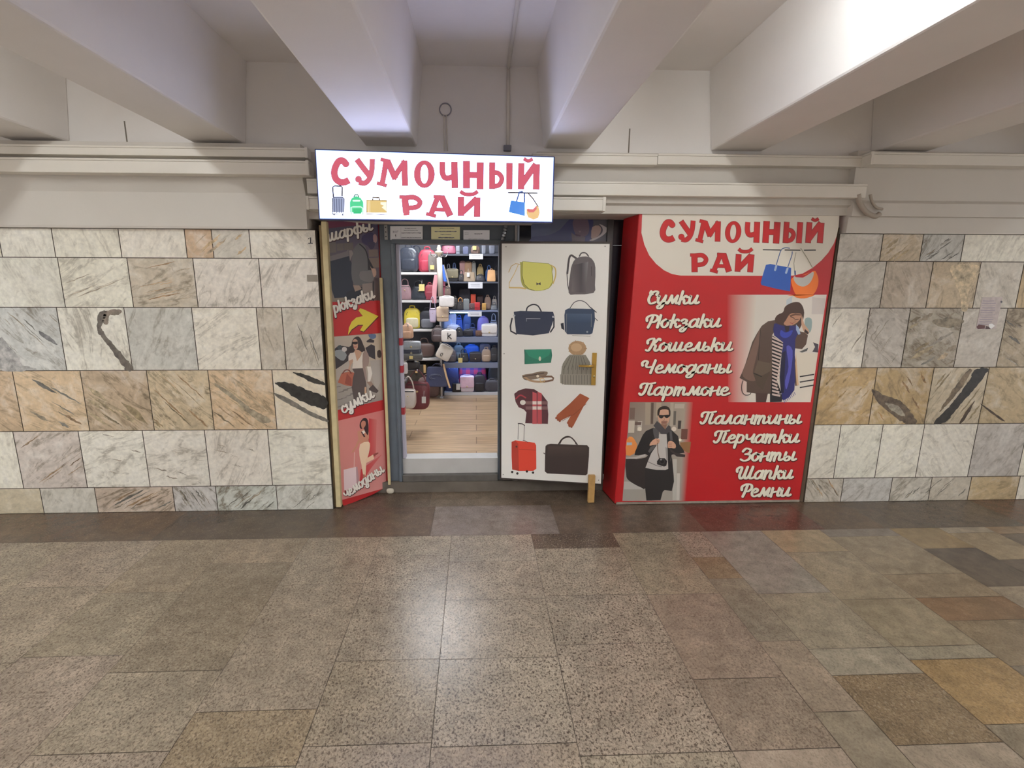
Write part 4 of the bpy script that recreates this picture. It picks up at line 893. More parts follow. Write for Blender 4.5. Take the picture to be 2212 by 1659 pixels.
A.line([(430, 340), (445, 470), (390, 590), (325, 685)], [5.0, 5.0, 4.0, 2.6], SK, T=Tc); A.poly([(440, 320), (520, 300), (590, 340), (600, 470), (590, 510), (480, 540), (440, 500)], SK, T=Tc, smooth=2); A.line([(590, 350), (600, 440), (530, 380)], [4.5, 4.5, 3.5], SK, 0, T=Tc)
A.poly([(450, 260), (455, 180), (510, 105), (570, 110), (595, 180), (600, 280), (590, 400), (540, 330), (520, 280), (480, 290)], (48, 30, 32), T=Tc, smooth=2); A.poly([(470, 200), (500, 150), (545, 160), (550, 220), (520, 270), (490, 280)], (160, 106, 88), T=Tc, smooth=2)
A.poly([(470, 340), (500, 330), (545, 420), (520, 430)], (50, 24, 28), T=Tc); A.poly([(485, 325), (525, 312), (545, 350), (510, 375)], (206, 190, 180), T=Tc)
A.poly([(455, 550), (600, 505), (625, 580), (600, 720), (560, 880), (550, 1080), (510, 1085), (480, 900), (445, 740)], (204, 176, 150), T=Tc, smooth=2); A.poly([(560, 870), (550, 800), (680, 725), (695, 800), (620, 840)], (200, 170, 144), 0, T=Tc); A.line([(700, 730), (760, 700)], [5, 2.4], (120, 60, 54), 0, T=Tc); A.line([(520, 1080), (520, 1230)], [4.5, 2.5], (150, 96, 78), 0, T=Tc)
A.take('printed_photo', PL, 'pink printed picture of a woman with a white trolley case')
A.poly([(150, 1500), (905, 1205), (910, 1270), (690, 1400), (170, 1615)], (146, 32, 34), T=Tc)
A.take('red_band', PL, 'red band along the foot')
for txt, p0, p1, xh in [('шарфы', (708, 522), (803, 497), 15.5), ('рюкзаки', (722, 676), (808, 643), 14.5), ('сумки', (740, 893), (807, 858), 14.5), ('чемоданы', (747, 1076), (829, 1018), 12.5)]:
    A.layer = 130
    word(A, txt, p0, p1, xh, c=(206, 196, 188), sh=(52, 24, 24), slant=.1, wk=.30)
    A.take('lettering', PL, 'white slanted script word')
# timber battens either side of the panel
WOODM = mat('pale painted timber', C(204, 188, 146), .6, var=.12, vscale=14)
def quadpost(name, foot, head, y, wd, dp, label, m=WOODM):
    a, c = onY(*foot, y), onY(*head, y); a.z = max(.003, a.z)
    b = MB(); b.hexa([Vector((a.x, y, a.z)), Vector((a.x+wd, y, a.z)), Vector((a.x+wd, y+dp, a.z)), Vector((a.x, y+dp, a.z))], [Vector((c.x, y, c.z)), Vector((c.x+wd, y, c.z)), Vector((c.x+wd, y+dp, c.z)), Vector((c.x, y+dp, c.z))])
    return tag(b.build(name, m, bevel=.004), label, 'batten')
quadpost('timber_batten', (726, 1096), (693, 478), W+.012, .036, .045, 'pale timber batten beside the left marble edge, left of the angled panel')
quadpost('timber_batten', (722, 1098), (688, 486), W+.03, .018, .05, 'thin dark-stained timber strip between the left marble and the pale batten', mat('stained timber', C(140, 118, 84), .7, var=.2, vscale=16))
quadpost('timber_batten', (838, 1048), (819, 600), 3.585, .022, .02, 'thin worn timber strip down the right edge of the angled panel')
# ================================================================== SHOP FRONT
YF = 3.62
ZST = .085
struct(MB().box(-.80, 1.10, 3.595, 4.0, 0, ZST).build('trim_5', mat('concrete step', C(98, 90, 82), .75, var=.2, vscale=8)))
ZI = .262
OL, ORr = onY(861, 760, YF).x, onY(1076.5, 760, YF).x
OT = onY(960, 527, YF).z
FT = onY(960, 487, YF).z
fl_ = onY(830, 760, YF).x
# frame
DF = thing('door_frame', 'dark grey metal frame around the open shop doorway', 'door frame', ((OL+ORr)/2, YF, ZST))
MB().box(fl_, OL, YF, YF+.10, ZST, FT).build('jamb', GREYMET, DF, bevel=.004)
MB().box(OL-.028, OL-.004, YF-.018, YF, ZST, OT).build('jamb_moulding', GREYMET, DF, bevel=.004)
MB().box(ORr, ORr+.036, YF, YF+.10, ZST, OT+.001).build('jamb', GREYMET, DF, bevel=.004)
MB().box(OL+.0005, .30, YF+.004, YF+.10, OT, FT+.05).build('lintel', GREYMET, DF, bevel=.004)
MB().box(OL-.02, .20, YF-.014, YF+.004, OT, OT+.03).build('lintel_moulding', GREYMET, DF, bevel=.004)
MB().box(OL+.0005, ORr-.0005, YF-.02, YF+.10, ZST, ZST+.055).build('sill', mat('worn grey sill', C(92, 88, 84), .5, var=.2, vscale=15), DF, bevel=.004)
MB().box(OL+.0005, ORr-.0005, YF+.02, YF+.14, ZST+.055, ZI).build('riser', mat('white riser', C(196, 194, 192), .5, var=.05), DF)
struct(MB().box(fl_-.10, fl_-.001, YF+.02, YF+.09, 0, FT+.05).build('wall_shop_left', GREYMET))
TAPE = mat('pale lilac jamb tape', C(200, 196, 212), .5); TRED = mat('red tape', C(176, 52, 62), .5)
jt = MB().box(OL+.0006, OL+.024, YF+.03, YF+.09, ZI+.001, OT-.001).build('inner_trim', TAPE, DF, bevel=.003)
for k, zz in enumerate((.62, .95, 1.16)):
    o = MB().box(OL+.0004, OL+.0245, YF+.029, YF+.091, zz, zz+.055).build('red_stripe', TRED, None); o.parent = jt
# small fittings left and right of the notices
def clip(x, y, w_, h_, label, tilt=0):
    a = onY(x, y, YF-.02); t = thing('bracket', label, 'bracket', (a.x, YF-.0, a.z))
    ST = mat('dull steel', C(176, 174, 172), .35, .7)
    MB().box(a.x-w_/2, a.x+w_/2, YF-.012, YF-.0005, a.z-h_/2, a.z+h_/2).build('plate', ST, t, bevel=.002)
    for k in (-1, 0, 1): MB().tube([(a.x, YF-.012, a.z+k*h_*.3), (a.x, YF-.017, a.z+k*h_*.3)], .004, 8).build('screw', mat('dark screw', C(70, 68, 68), .4, .6), t)
clip(833, 501, .022, .105, 'small steel plate with screws left of the notices over the doorway')
a = onY(1088, 504, YF-.03); t = thing('door_closer', 'slanted metal door closer arm at the upper right of the doorway', 'door closer', (a.x, YF, a.z))
CHR = mat('bright metal', C(190, 194, 202), .3, .8)
p0_, p1_ = onY(1086, 519, YF-.03), onY(1093, 487, YF-.03)
MB().tube([p0_, p1_], .014, 10).build('arm', CHR, t)
MB().box(a.x-.02, a.x+.05, YF-.02, YF+.0035, p0_.z-.012, p0_.z+.012).build('bracket', GREYMET, t, bevel=.003)
for k in (.2, .4, .6, .8): MB().tube([p0_.lerp(p1_, k-.03), p0_.lerp(p1_, k+.03)], .0165, 10).build('spring_coil', mat('dark spring', C(80, 84, 92), .4, .5), t)
# paper notices
def notice(x0, y0, x1, y1, c, lines, label, extra=None):
    cr = [(x0, y1), (x1, y1), (x1, y0), (x0, y0)]
    a = Art((0, YF-.0035, 0), (0, -1, 0), .42, base=.0004)
    pts = [onY(*p, YF-.0035) for p in cr]
    t = thing('notice', label, 'notice', pts[0].lerp(pts[2], .5))
    boardbox('sheet', pts, (0, -1, 0), .003, mat('notice paper %d %d %d' % c, C(*c, .42), .5), t)
    for (lx0, lx1, ly, wd) in lines:
        X0, X1, Yy = x0+(x1-x0)*lx0, x0+(x1-x0)*lx1, y0+(y1-y0)*ly
        n = max(3, int((X1-X0)/2)); a.line([(X0+(X1-X0)*k/n, Yy+random.uniform(-.25, .25)) for k in range(n+1)], [wd*random.uniform(.5, 1.2) for _ in range(n+1)], (70, 72, 84), 0, cap='butt')
    if extra: extra(a)
    a.take('printing', t, 'grey printed lines'); return t
def one(a):
    a.line([(854, 509), (855, 506), (855, 512)], 1.1, (52, 54, 64), 1); a.line([(866, 492), (866, 516)], .5, (130, 130, 140), 0)
    for k in range(3): a.line([(849.5+k*4, 499), (849.5+k*4, 503)], .9, (80, 82, 92), 0); 
    a.line([(849.5, 501), (852, 501)], .8, (80, 82, 92), 0); a.line([(857.5, 499), (860.5, 499)], .7, (80, 82, 92), 0)
notice(843, 488.5, 913, 518, (166, 166, 182), [(.45, .8, .17, 1.0), (.42, .85, .32, 1.0), (.34, .95, .5, 1.4), (.34, .95, .84, 1.3)], 'leftmost white paper notice over the doorway with a figure 1 in its corner', one)
notice(931.5, 490, 993.5, 518.5, (176, 166, 134), [(.3, .8, .12, .9), (.12, .88, .36, 1.5), (.32, .7, .58, 1.3), (.25, .8, .82, 2.2)], 'yellowish paper notice in the middle over the doorway')
notice(1001, 497, 1057.5, 519.5, (164, 164, 182), [(.05, .2, .28, .8), (.05, .2, .42, .8), (.42, .72, .36, 1.4), (.2, .8, .86, .6)], 'narrow white paper notice on the right over the doorway')
# plate and transom right of the notices
MBP = MB().box(onY(1112, 500, YF).x, .300, YF-.012, YF+.003, OT+.002, FT+.05)
tag(MBP.build('cover_plate', mat('pale grey plate', C(150, 146, 146), .5)), 'pale grey cover plate beside the door closer, under the lit sign', 'plate')
# fixed shop window beside the door, dark behind the open leaf
SW = thing('shop_window', 'dark shop window behind the opened white door leaf', 'window', (.6, YF, ZST))
wx0, wx1 = ORr+.04, 1.20
GL = mat('dark glass', C(34, 34, 40), .12, spec=.6)
MB().box(wx0, wx1, YF+.02, YF+.03, ZST+.03, OT-.001).build('pane', GL, SW)
MB().box(.302, wx1, YF+.02, YF+.03, OT, 2.10).build('pane', GL, SW)
FRM = mat('dark window frame', C(62, 58, 58), .45)
MB().box(.3025, .316, YF-.01, YF+.0195, OT, 2.1).build('mullion', mat('pale mullion', C(150, 156, 170), .4), SW)
MB().box(.955, 1.0, YF-.012, YF+.0195, ZST, 2.1).build('mullion', FRM, SW, bevel=.003)
MB().box(wx0, .955, YF-.004, YF+.02, ZST, ZST+.03).build('bottom_rail', mat('grey rail', C(130, 124, 116), .5), SW)
# poster with a face above the leaf
A = Art((0, YF+.012, 0), (0, -1, 0), .5)
PO = thing('window_poster', 'dark poster of a woman\'s face above the white door leaf', 'poster', onY(1235, 500, YF))
Tu = lambda x, y: (1140+x/8.5077, 460+y/8.5077)
px = [(75, 620), (1560, 620), (1575, -20), (75, -20)]
boardbox('sheet', [onY(*Tu(*p), YF+.012) for p in px], (0, -1, 0), .004, mat('poster paper', C(52, 58, 84, .5), .4), PO)
A.grad([(60, 620), (60, -10), (1570, -10), (1555, 620)], [(50, 54, 86), (78, 86, 112), (70, 68, 72), (62, 58, 62)], T=Tu)
A.poly([(90, 440), (380, 410), (600, 300), (720, 160), (860, 80), (1180, 60), (1190, 300), (1160, 500), (1100, 610), (90, 610)], (48, 50, 84), T=Tu, smooth=2)
A.poly([(830, 150), (920, 90), (1080, 100), (1130, 250), (1110, 380), (1020, 440), (900, 420), (840, 290)], (84, 68, 82), T=Tu, smooth=3)
A.poly([(800, 360), (900, 430), (1060, 440), (1040, 560), (820, 580)], (80, 70, 80), T=Tu)
A.line([(880, 400), (960, 420)], 3, (60, 44, 60), T=Tu); A.poly([(930, 330), (980, 330), (960, 370)], (104, 86, 94), 0, T=Tu)
A.poly([(1185, 260), (1300, 230), (1350, 300), (1300, 420), (1180, 480), (1165, 400)], (138, 118, 114), T=Tu, smooth=2)
A.poly([(1310, 200), (1420, 250), (1460, 290), (1440, 360), (1340, 440), (1200, 510), (1130, 500), (1280, 440), (1370, 360), (1370, 270)], (152, 146, 148), T=Tu, smooth=2)
A.take('printed_face', PO, 'woman\'s face and collar')

# ================================================================== WHITE DOOR LEAF, swung open against the front
q0, q1 = Vector((.055, 3.585, 0)), Vector((.855, 3.395, 0))
dn = Vector((0, 0, 1)).cross(q1-q0).normalized(); dn = -dn if dn.y > 0 else dn
LF = thing('door_leaf', 'white door leaf with printed bags and accessories standing open right of the doorway', 'door', q0.lerp(q1, .5)+Vector((0, 0, .1)))
A = Art(q0, dn, .66)
lc = [(1083, 1032), (1298, 1045), (1317, 527), (1084, 526)]
lp = [A.at(*p, 0)-dn*.0006 for p in lc]
boardbox('facing_board', lp, dn, .004, mat('white laminated board', C(214, 210, 205, .70), .4), LF)
ctr = sum(lp, Vector())/4
gp = []
for i, v in enumerate(lp):
    d = v-ctr; e = d.normalized()*.022; gp.append(v+Vector((e.x*1.4, e.y*1.4, e.z*.8))-dn*.0042)
boardbox('slab', gp, dn, .04, mat('dark brown door', C(58, 48, 44), .45), LF, bevel=.003)
pr = lambda c: c
T6 = lambda x, y: (1070+x/5.53, 500+y/5.53)
T8 = lambda x, y: (1070+x/5.352, 790+y/5.352)
# yellow flap bag
A.line([(160, 485), (190, 415), (240, 385), (300, 392)], 1.6, (176, 150, 104), T=T6); A.line([(275, 395), (230, 500), (165, 615), (165, 670), (300, 672), (360, 684)], [1.4, 1.4, 1.6, 3.2, 3.2, 3.2], (188, 162, 104), 0, T=T6); A.line([(665, 405), (715, 440), (720, 530), (690, 620)], 2.6, (184, 160, 96), 0, T=T6, smooth=3)
A.poly([(300, 395), (325, 365), (660, 400), (680, 480), (690, 600), (640, 680), (540, 708), (440, 705), (340, 665), (305, 580)], (150, 146, 74), T=T6, smooth=2)
A.poly([(325, 360), (640, 385), (668, 410), (680, 600), (640, 672), (560, 702), (470, 705), (390, 680), (340, 620), (322, 520)], (190, 186, 100), T=T6)
A.line([(325, 362), (320, 520), (345, 630), (400, 686), (470, 706)], 1.0, (84, 80, 40), T=T6); A.line([(325, 358), (640, 385), (668, 410)], .8, (120, 116, 60), 0, T=T6)
A.poly([(490, 608), (515, 622), (540, 606), (542, 640), (516, 630), (492, 642)], (52, 44, 40), T=T6)
A.take('printed_item', LF, 'printed yellow flap bag')
A.line([(860, 500), (880, 330), (905, 285), (935, 300), (965, 320)], 4.2, (62, 56, 58), T=T6, smooth=3); A.line([(855, 500), (865, 640), (885, 730)], 1.8, (58, 52, 52), 0, T=T6); A.line([(1005, 295), (1030, 258), (1080, 258), (1112, 295)], 2.6, (60, 56, 58), 0, T=T6, smooth=3)
A.poly([(875, 730), (895, 500), (915, 400), (960, 325), (1040, 300), (1120, 305), (1170, 350), (1195, 430), (1190, 640), (1172, 735), (950, 752)], (84, 78, 80), T=T6, smooth=2)
A.grad([(910, 720), (930, 400), (1030, 380), (1020, 730)], [(96, 88, 90), (76, 70, 72), (50, 46, 50), (62, 58, 60)], T=T6); A.grad([(1020, 730), (1030, 380), (1110, 360), (1080, 730)], [(62, 58, 60), (50, 46, 50), (110, 106, 110), (74, 68, 70)], 0, T=T6); A.line([(1148, 420), (1150, 530)], 1.2, (48, 44, 46), T=T6)
A.take('printed_item', LF, 'printed grey backpack')
NV = (40, 46, 64)
A.line([(200, 1040), (180, 1130), (185, 1190), (250, 1225)], 3.2, (38, 38, 46), T=T6); A.line([(700, 1040), (700, 1140), (660, 1200)], 3.0, (38, 38, 46), 0, T=T6); A.line([(370, 960), (385, 905), (450, 872), (510, 890), (548, 955)], 2.8, (34, 34, 44), 0, T=T6, smooth=3)
A.poly([(220, 960), (300, 948), (690, 960), (708, 1020), (660, 1160), (640, 1215), (450, 1242), (250, 1225), (235, 1080)], NV, T=T6); A.line([(370, 1040), (535, 1042)], 1.3, (150, 152, 160), T=T6); A.line([(372, 1046), (372, 1072)], 1.2, (130, 132, 140), 0, T=T6)
A.disc((228, 1005), 2.2, (160, 162, 166), 0, T=T6); A.disc((690, 1020), 2.2, (160, 162, 166), 0, T=T6)
A.take('printed_item', LF, 'printed navy travel bag')
A.line([(890, 920), (940, 850), (1010, 825), (1080, 850), (1140, 915)], 1.6, (50, 50, 58), T=T6, smooth=3); A.line([(1140, 910), (1205, 965)], 2.0, (36, 36, 44), 0, T=T6); A.line([(1185, 1030), (1220, 1065)], 1.4, (50, 50, 58), 0, T=T6)
A.poly([(835, 940), (870, 920), (1150, 925), (1185, 950), (1190, 1060), (1160, 1215), (1130, 1230), (860, 1228), (830, 1190), (825, 1000)], (44, 56, 76), T=T6); A.grad([(845, 1090), (850, 980), (1150, 985), (1150, 1090)], [(42, 56, 78), (58, 72, 94), (64, 78, 100), (42, 56, 78)], T=T6)
A.poly([(780, 1100), (815, 1090), (825, 1180), (790, 1160)], (36, 38, 48), 0, T=T6); A.disc((1098, 1200), 2.2, (126, 130, 138), T=T6); A.line([(850, 985), (848, 1210)], 1.0, (110, 112, 112), 0, T=T6); A.line([(1148, 985), (1146, 1140)], 1.0, (110, 112, 112), 0, T=T6); A.line([(920, 1242), (1135, 1252)], .8, (120, 116, 112), 0, T=T6)
A.take('printed_item', LF, 'printed blue square handbag')
A.poly([(345, 1412), (670, 1405), (678, 1480), (665, 1568), (355, 1585)], (36, 98, 80), T=T6); A.poly([(355, 1415), (670, 1408), (640, 1480), (530, 1540), (400, 1490)], (42, 118, 94), T=T6); A.disc((532, 1520), 2.6, (196, 186, 170), T=T6, ry=5); A.line([(352, 1412), (352, 1582)], 1.2, (24, 60, 52), 0, T=T6)
A.take('printed_item', LF, 'printed green purse')
# knitted hat
Th = T6
A.disc((980, 1395), 19.5, (150, 122, 92), T=Th, ry=16); A.disc((968, 1385), 12, (172, 144, 112), T=Th, ry=9)
for k in range(22):
    q_ = k*.9; A.line([(980+math.cos(q_)*80, 1395+math.sin(q_)*70), (980+math.cos(q_)*112, 1395+math.sin(q_)*92)], 1.0, (128, 100, 74) if k % 2 else (170, 142, 108), 1 if k == 0 else 0, T=Th)
A.poly([(790, 1660), (805, 1580), (850, 1510), (890, 1470), (1080, 1475), (1130, 1560), (1150, 1660)], (116, 112, 102), T=Th)
A.poly([(770, 0), (1120, 0), (1155, 100), (760, 100)], (118, 113, 104), 0, T=T8); A.poly([(750, 100), (1155, 95), (1160, 205), (1120, 226), (800, 218), (752, 200)], (126, 120, 110), T=T8)
for k in range(12):
    xx = 775+k*32; A.line([(xx, 108), (xx+1, 216)], 1.1, (84, 80, 74), 1 if k == 0 else 0, T=T8, cap='butt')
for k in range(7):
    A.line([(815+k*48, 1650), (895+k*25, 1490)], 1.3, (86, 82, 74), 0, T=T6)
for k in range(7):
    A.line([(790+k*52, 95), (800+k*50, 0)], 1.3, (88, 84, 76), 0, T=T8)
A.take('printed_item', LF, 'printed grey knitted hat with a fur bobble')
A.poly([(310, 110), (420, 90), (520, 66), (600, 70), (600, 100), (560, 130), (480, 150), (400, 165), (340, 165)], (112, 96, 82), T=T8, smooth=2); A.line([(330, 120), (400, 170), (500, 185), (590, 180)], 4.2, (150, 122, 96), T=T8, smooth=3); A.line([(540, 130), (650, 125), (665, 165), (560, 185)], 4.0, (104, 78, 62), 0, T=T8, smooth=2); A.line([(320, 125), (430, 108), (560, 85)], 2.0, (66, 52, 44), T=T8); A.line([(515, 150), (560, 145), (570, 185), (525, 190), (515, 150)], 1.3, (190, 160, 100), T=T8); A.disc((490, 120), 3, (206, 196, 180), 0, T=T8)
A.take('printed_item', LF, 'printed coiled leather belts')
MR = (74, 40, 46)
A.poly([(218, 325), (270, 285), (350, 262), (450, 272), (540, 330), (600, 410), (612, 560), (608, 672), (345, 665), (360, 540), (330, 505), (270, 480), (235, 420)], MR, T=T8); A.disc((318, 425), 6.2, (210, 204, 196), T=T8, ry=5.4)
for xx in (430, 488): A.poly([(xx, 300), (xx+48, 320), (xx+50, 672), (xx-2, 672)], (164, 72, 78), 1 if xx == 430 else 0, T=T8)
for yy in (410, 470):
    A.poly([(350, yy), (605, yy), (606, yy+38), (352, yy+38)], (112, 84, 84), 1 if yy == 410 else 0, T=T8)
for xx in (430, 488):
    for yy in (410, 470): A.poly([(xx, yy), (xx+46, yy), (xx+46, yy+38), (xx, yy+38)], (214, 194, 186), 1 if (xx, yy) == (430, 410) else 0, T=T8)
A.line([(240, 380), (290, 340), (350, 370)], 3.0, (150, 56, 64), T=T8, smooth=3)
A.take('printed_item', LF, 'printed red and dark check scarf')
A.poly([(980, 320), (1088, 375), (1020, 470), (900, 700), (850, 712), (832, 650), (870, 580), (740, 642), (700, 610), (712, 570), (860, 440)], (138, 72, 46), T=T8); A.line([(1050, 440), (900, 570), (850, 575)], 1.0, (96, 46, 30), T=T8); A.line([(860, 580), (845, 600), (770, 640)], .8, (96, 46, 30), 0, T=T8)
for (xx, yy) in ((705, 605), (725, 625), (745, 638), (840, 660), (855, 690), (880, 705)): A.disc((xx, yy), 2.4, (126, 62, 40), 0, T=T8)
A.take('printed_item', LF, 'printed brown leather gloves')
A.line([(262, 850), (268, 672)], 1.2, (96, 92, 90), T=T8); A.line([(330, 855), (336, 690)], 1.2, (96, 92, 90), 0, T=T8); A.line([(265, 668), (310, 672), (338, 690)], 2.0, (48, 42, 42), 0, T=T8, smooth=2)
A.poly([(188, 880), (230, 862), (455, 890), (472, 920), (474, 1190), (440, 1215), (270, 1216), (195, 1200), (188, 1040)], (190, 62, 46), T=T8); A.poly([(188, 880), (230, 864), (265, 900), (272, 1216), (195, 1200)], (150, 50, 40), T=T8); A.line([(275, 968), (470, 975)], .8, (150, 46, 36), T=T8); A.line([(320, 862), (345, 868), (375, 885)], 1.2, (70, 46, 44), 0, T=T8)
for (xx, yy) in ((195, 1228), (255, 1245), (365, 1222), (436, 1235)): A.disc((xx, yy), 2.6, (42, 32, 32), 0, T=T8)
A.disc((245, 935), 2.0, (60, 36, 36), 0, T=T8)
A.take('printed_item', LF, 'printed red trolley case')
BR = (52, 42, 40)
A.line([(730, 910), (770, 850), (830, 818), (890, 840), (945, 910)], 2.8, (44, 35, 33), T=T8, smooth=3); A.line([(745, 910), (780, 850), (850, 826), (905, 850), (930, 905)], 1.4, (62, 50, 46), 0, T=T8, smooth=3)
A.poly([(580, 930), (600, 910), (640, 903), (1060, 918), (1085, 945), (1082, 1050), (1065, 1250), (1045, 1266), (600, 1245), (572, 1220), (575, 1050)], BR, T=T8); A.grad([(600, 1060), (610, 930), (1060, 940), (1060, 1060)], [(52, 42, 40), (66, 55, 51), (60, 50, 46), (50, 40, 38)], T=T8); A.line([(560, 1010), (575, 1020)], 2.0, (90, 80, 76), 0, T=T8)
A.take('printed_item', LF, 'printed dark brown briefcase')
# handle, leg, screws
BRASS = mat('brass', C(196, 160, 84), .3, .85)
hx = A.at(1283, 797, 0); uax = (q1-q0).normalized()

def leafbox(name, c, hw, hh, d0, d1, m, par, bevel=.002):
    b = MB(); pts = [c+uax*sx_*hw+Vector((0, 0, sz*hh))+dn*d for d in (d0, d1) for (sx_, sz) in ((-1, -1), (1, -1), (1, 1), (-1, 1))]
    b.hexa(pts[:4], pts[4:]); return b.build(name, m, par, bevel=bevel)
hp = leafbox('handle_plate', hx, .016, .118, .003, .009, BRASS, LF)
g0 = A.at(1281, 789, 0)
lv = MB(); lv.tube([g0+dn*.008, g0+dn*.045, g0+dn*.05-uax*.02, g0+dn*.05-uax*.10], [.009, .009, .009, .007], 10)
o = lv.build('lever', BRASS, None); o.parent = hp; o.location = (0, 0, 0); o.matrix_parent_inverse = Matrix.Identity(4)
kh = A.at(1283, 812, 0)
kb = MB(); kb.tube([kh+dn*.008, kh+dn*.016], .008, 12); o = kb.build('key_cylinder', mat('bright brass', C(226, 206, 150), .2, .9), None); o.parent = hp
SCR = mat('small screw head', C(110, 106, 100), .4, .5)
for p in ((1093, 533), (1307, 532), (1087, 1025), (1293, 1037), (1089, 764)):
    c = A.at(*p, 0); MB().tube([c+dn*.0002, c+dn*.002], .0035, 8).build('screw', SCR, LF)
leg0 = onZ(1278, 1086, .002)
b = MB(); y_ = leg0.y; b.box(leg0.x-.028, leg0.x+.02, y_, y_+.028, .002, lp[1].z+.07)
lg = b.build('support_leg', mat('pale pine leg', C(190, 150, 92), .6, var=.12, vscale=30), LF, bevel=.002)

# things under the leaf
a0 = onZ(1115, 1058, ZST)
def dish():
    c = onY(1114, 1052, 3.66); t = MB(); z = ZST
    t.lathe([(.05, z), (.066, z+.004), (.072, z+.03), (.07, z+.034), (.06, z+.01), (.0, z+.008)], (c.x, 3.66, 0), 24)
    return tag(t.build('plastic_bowl', mat('grubby white plastic', C(186, 182, 176), .5)), 'shallow white plastic bowl on the step under the door leaf', 'bowl')

dish()
# ================================================================== TRUNKING, CONDUITS, SMALL WALL ITEMS
def duct(name, x0, x1, y, dep, pz0, pz1, pxx, label, m=TRUNK, cat='trunking', cap=None):
    """a run of plastic trunking on the wall; pz0/pz1 its top and bottom edge rows"""
    za, zb = onY(pxx, pz0, y).z, onY(pxx, pz1, y).z
    t = thing(name, label, cat, ((x0+x1)/2, y, zb))
    MB().box(x0, x1, y, y+dep, zb, za-.012).build('channel', m, t, bevel=.003)
    MB().box(x0, x1, y-.003, y+dep, za-.0118, za).build('lid', m, t, bevel=.002)
    if cap: MB().box(cap-.009, cap+.009, y-.005, y+dep, zb-.003, za+.003).build('end_cap', m, t, bevel=.002)
    return t
D1 = W-.055
xe = onY(664, 330, 3.20).x
duct('cable_trunking', -5.9, xe, 3.205, D1-3.206, 316, 337, 400, 'upper white cable trunking along the wall left of the lit sign', cap=xe-.008)
duct('cable_trunking', -5.9, onY(668, 360, 3.18).x, 3.18, D1-3.181, 344, 375, 400, 'lower white cable trunking along the wall left of the lit sign', cap=onY(664, 360, 3.18).x)
duct('cable_trunking', onY(658, 400, 3.2).x, onY(692, 400, 3.2).x, 3.24, W-.0+.018-3.24, 386, 418, 670, 'short white trunking stub at the left end of the lit sign, upper one')
duct('cable_trunking', onY(660, 430, 3.2).x, onY(694, 400, 3.2).x, 3.22, W-.0+.018-3.22, 424, 452, 670, 'short white trunking stub at the left end of the lit sign, lower one', cap=onY(664, 430, 3.22).x)
xa, xb, xj = onY(1150, 345, 3.27).x, onY(1866, 345, 3.27).x, onY(1421, 345, 3.27).x
duct('cable_trunking', xa, xj-.002, 3.27, W+.018-3.27, 333, 356, 1400, 'top white trunking right of the lit sign, nearer length before the joint')
duct('cable_trunking', xj, xb, 3.27, W+.018-3.27, 334, 357, 1600, 'top white trunking right of the lit sign, farther length above the red banner')
duct('cable_trunking', onY(1150, 405, 3.235).x, onY(1873, 405, 3.235).x, 3.235, W-.032-3.235, 394, 424, 1500, 'long white trunking directly above the red banner box')
duct('cable_trunking', onY(1150, 440, 3.2).x, onY(1309, 440, 3.2).x, 3.20, W-.032-3.20, 426, 455, 1250, 'short bright white trunking ending right of the lit sign', cap=onY(1305, 440, 3.2).x)
duct('cable_trunking', onY(1880, 340, 3.2).x, 6.3, 3.20, W-.032-3.20, 330, 356, 2000, 'white trunking at the upper far right of the wall', cap=onY(1884, 340, 3.2).x)
# bent cables dropping between the right-hand trunkings
CAB = mat('painted cable', C(172, 162, 150), .6)
for pts_, r_, lab in (([(1853, 420), (1857, 438), (1870, 457), (1889, 467), (1900, 462)], .017, 'thick painted cable bending down at the right end of the trunking above the banner'), ([(1880, 420), (1884, 436), (1893, 448), (1906, 452)], .009, 'thinner painted cable beside the thick bent one at the trunking end')):
    tag(MB().tube(smoothpts([onY(x_, y_, 3.245) for x_, y_ in pts_], 5), r_, 8).build('cable', CAB), lab, 'cable')
# conduit rising on the back wall and looped wire
c0, c1 = onY(1097, 322, W+.03), onY(1097, 130, W+.03)
t = thing('conduit', 'thin white conduit rising from the sign over the bay wall and along the ceiling', 'conduit', c0)
MB().tube([(c0.x, W+.038, ZB), (c0.x, W+.038, ZS-.02)], .011, 8).build('riser', TRUNK, t)
MB().tube([(c0.x, W+.03, ZS-.0115), (c0.x-.01, 1.2, ZS-.0115)], .011, 8).build('ceiling_run', TRUNK, t)
MB().box(c0.x-.028, c0.x+.022, W+.02, W+.0495, ZB+.0, ZB+.035).build('junction', mat('grey junction', C(120, 118, 126), .5), t, bevel=.004)
l0 = onY(963, 322, W+.03); lc_ = onY(962, 236, W+.04)
t = thing('wire', 'white looped wire on the plaster above the lit sign', 'wire', l0)
MB().tube([(l0.x-.008, W+.045, ZB), (l0.x-.010, W+.045, lc_.z-.03)], .0045, 6).build('lead', TRUNK, t)
MB().tube([(l0.x+.010, W+.045, ZB), (l0.x+.006, W+.045, lc_.z-.03)], .0045, 6).build('lead', TRUNK, t)
MB().tube([(lc_.x+.037*math.cos(q_), W+.045, lc_.z+.037*math.sin(q_)) for q_ in [-1.4+2*PI*.98*k/28 for k in range(29)]], .004, 6).build('loop', mat('grey wire', C(150, 148, 156), .5), t)
# joints in the upper wall panels
JM = mat('dark joint line', C(120, 112, 102), .9)
jb = MB()
for (x_, ya, yb_) in ((270, 235, 308), (1361, 208, 325)):
    p_ = onY(x_, (ya+yb_)/2, W+.05)
    jb.box(p_.x-.004, p_.x+.004, W+.0485, W+.052, ZB, ZS-.35)
struct(jb.build('wall_back_joints', JM))
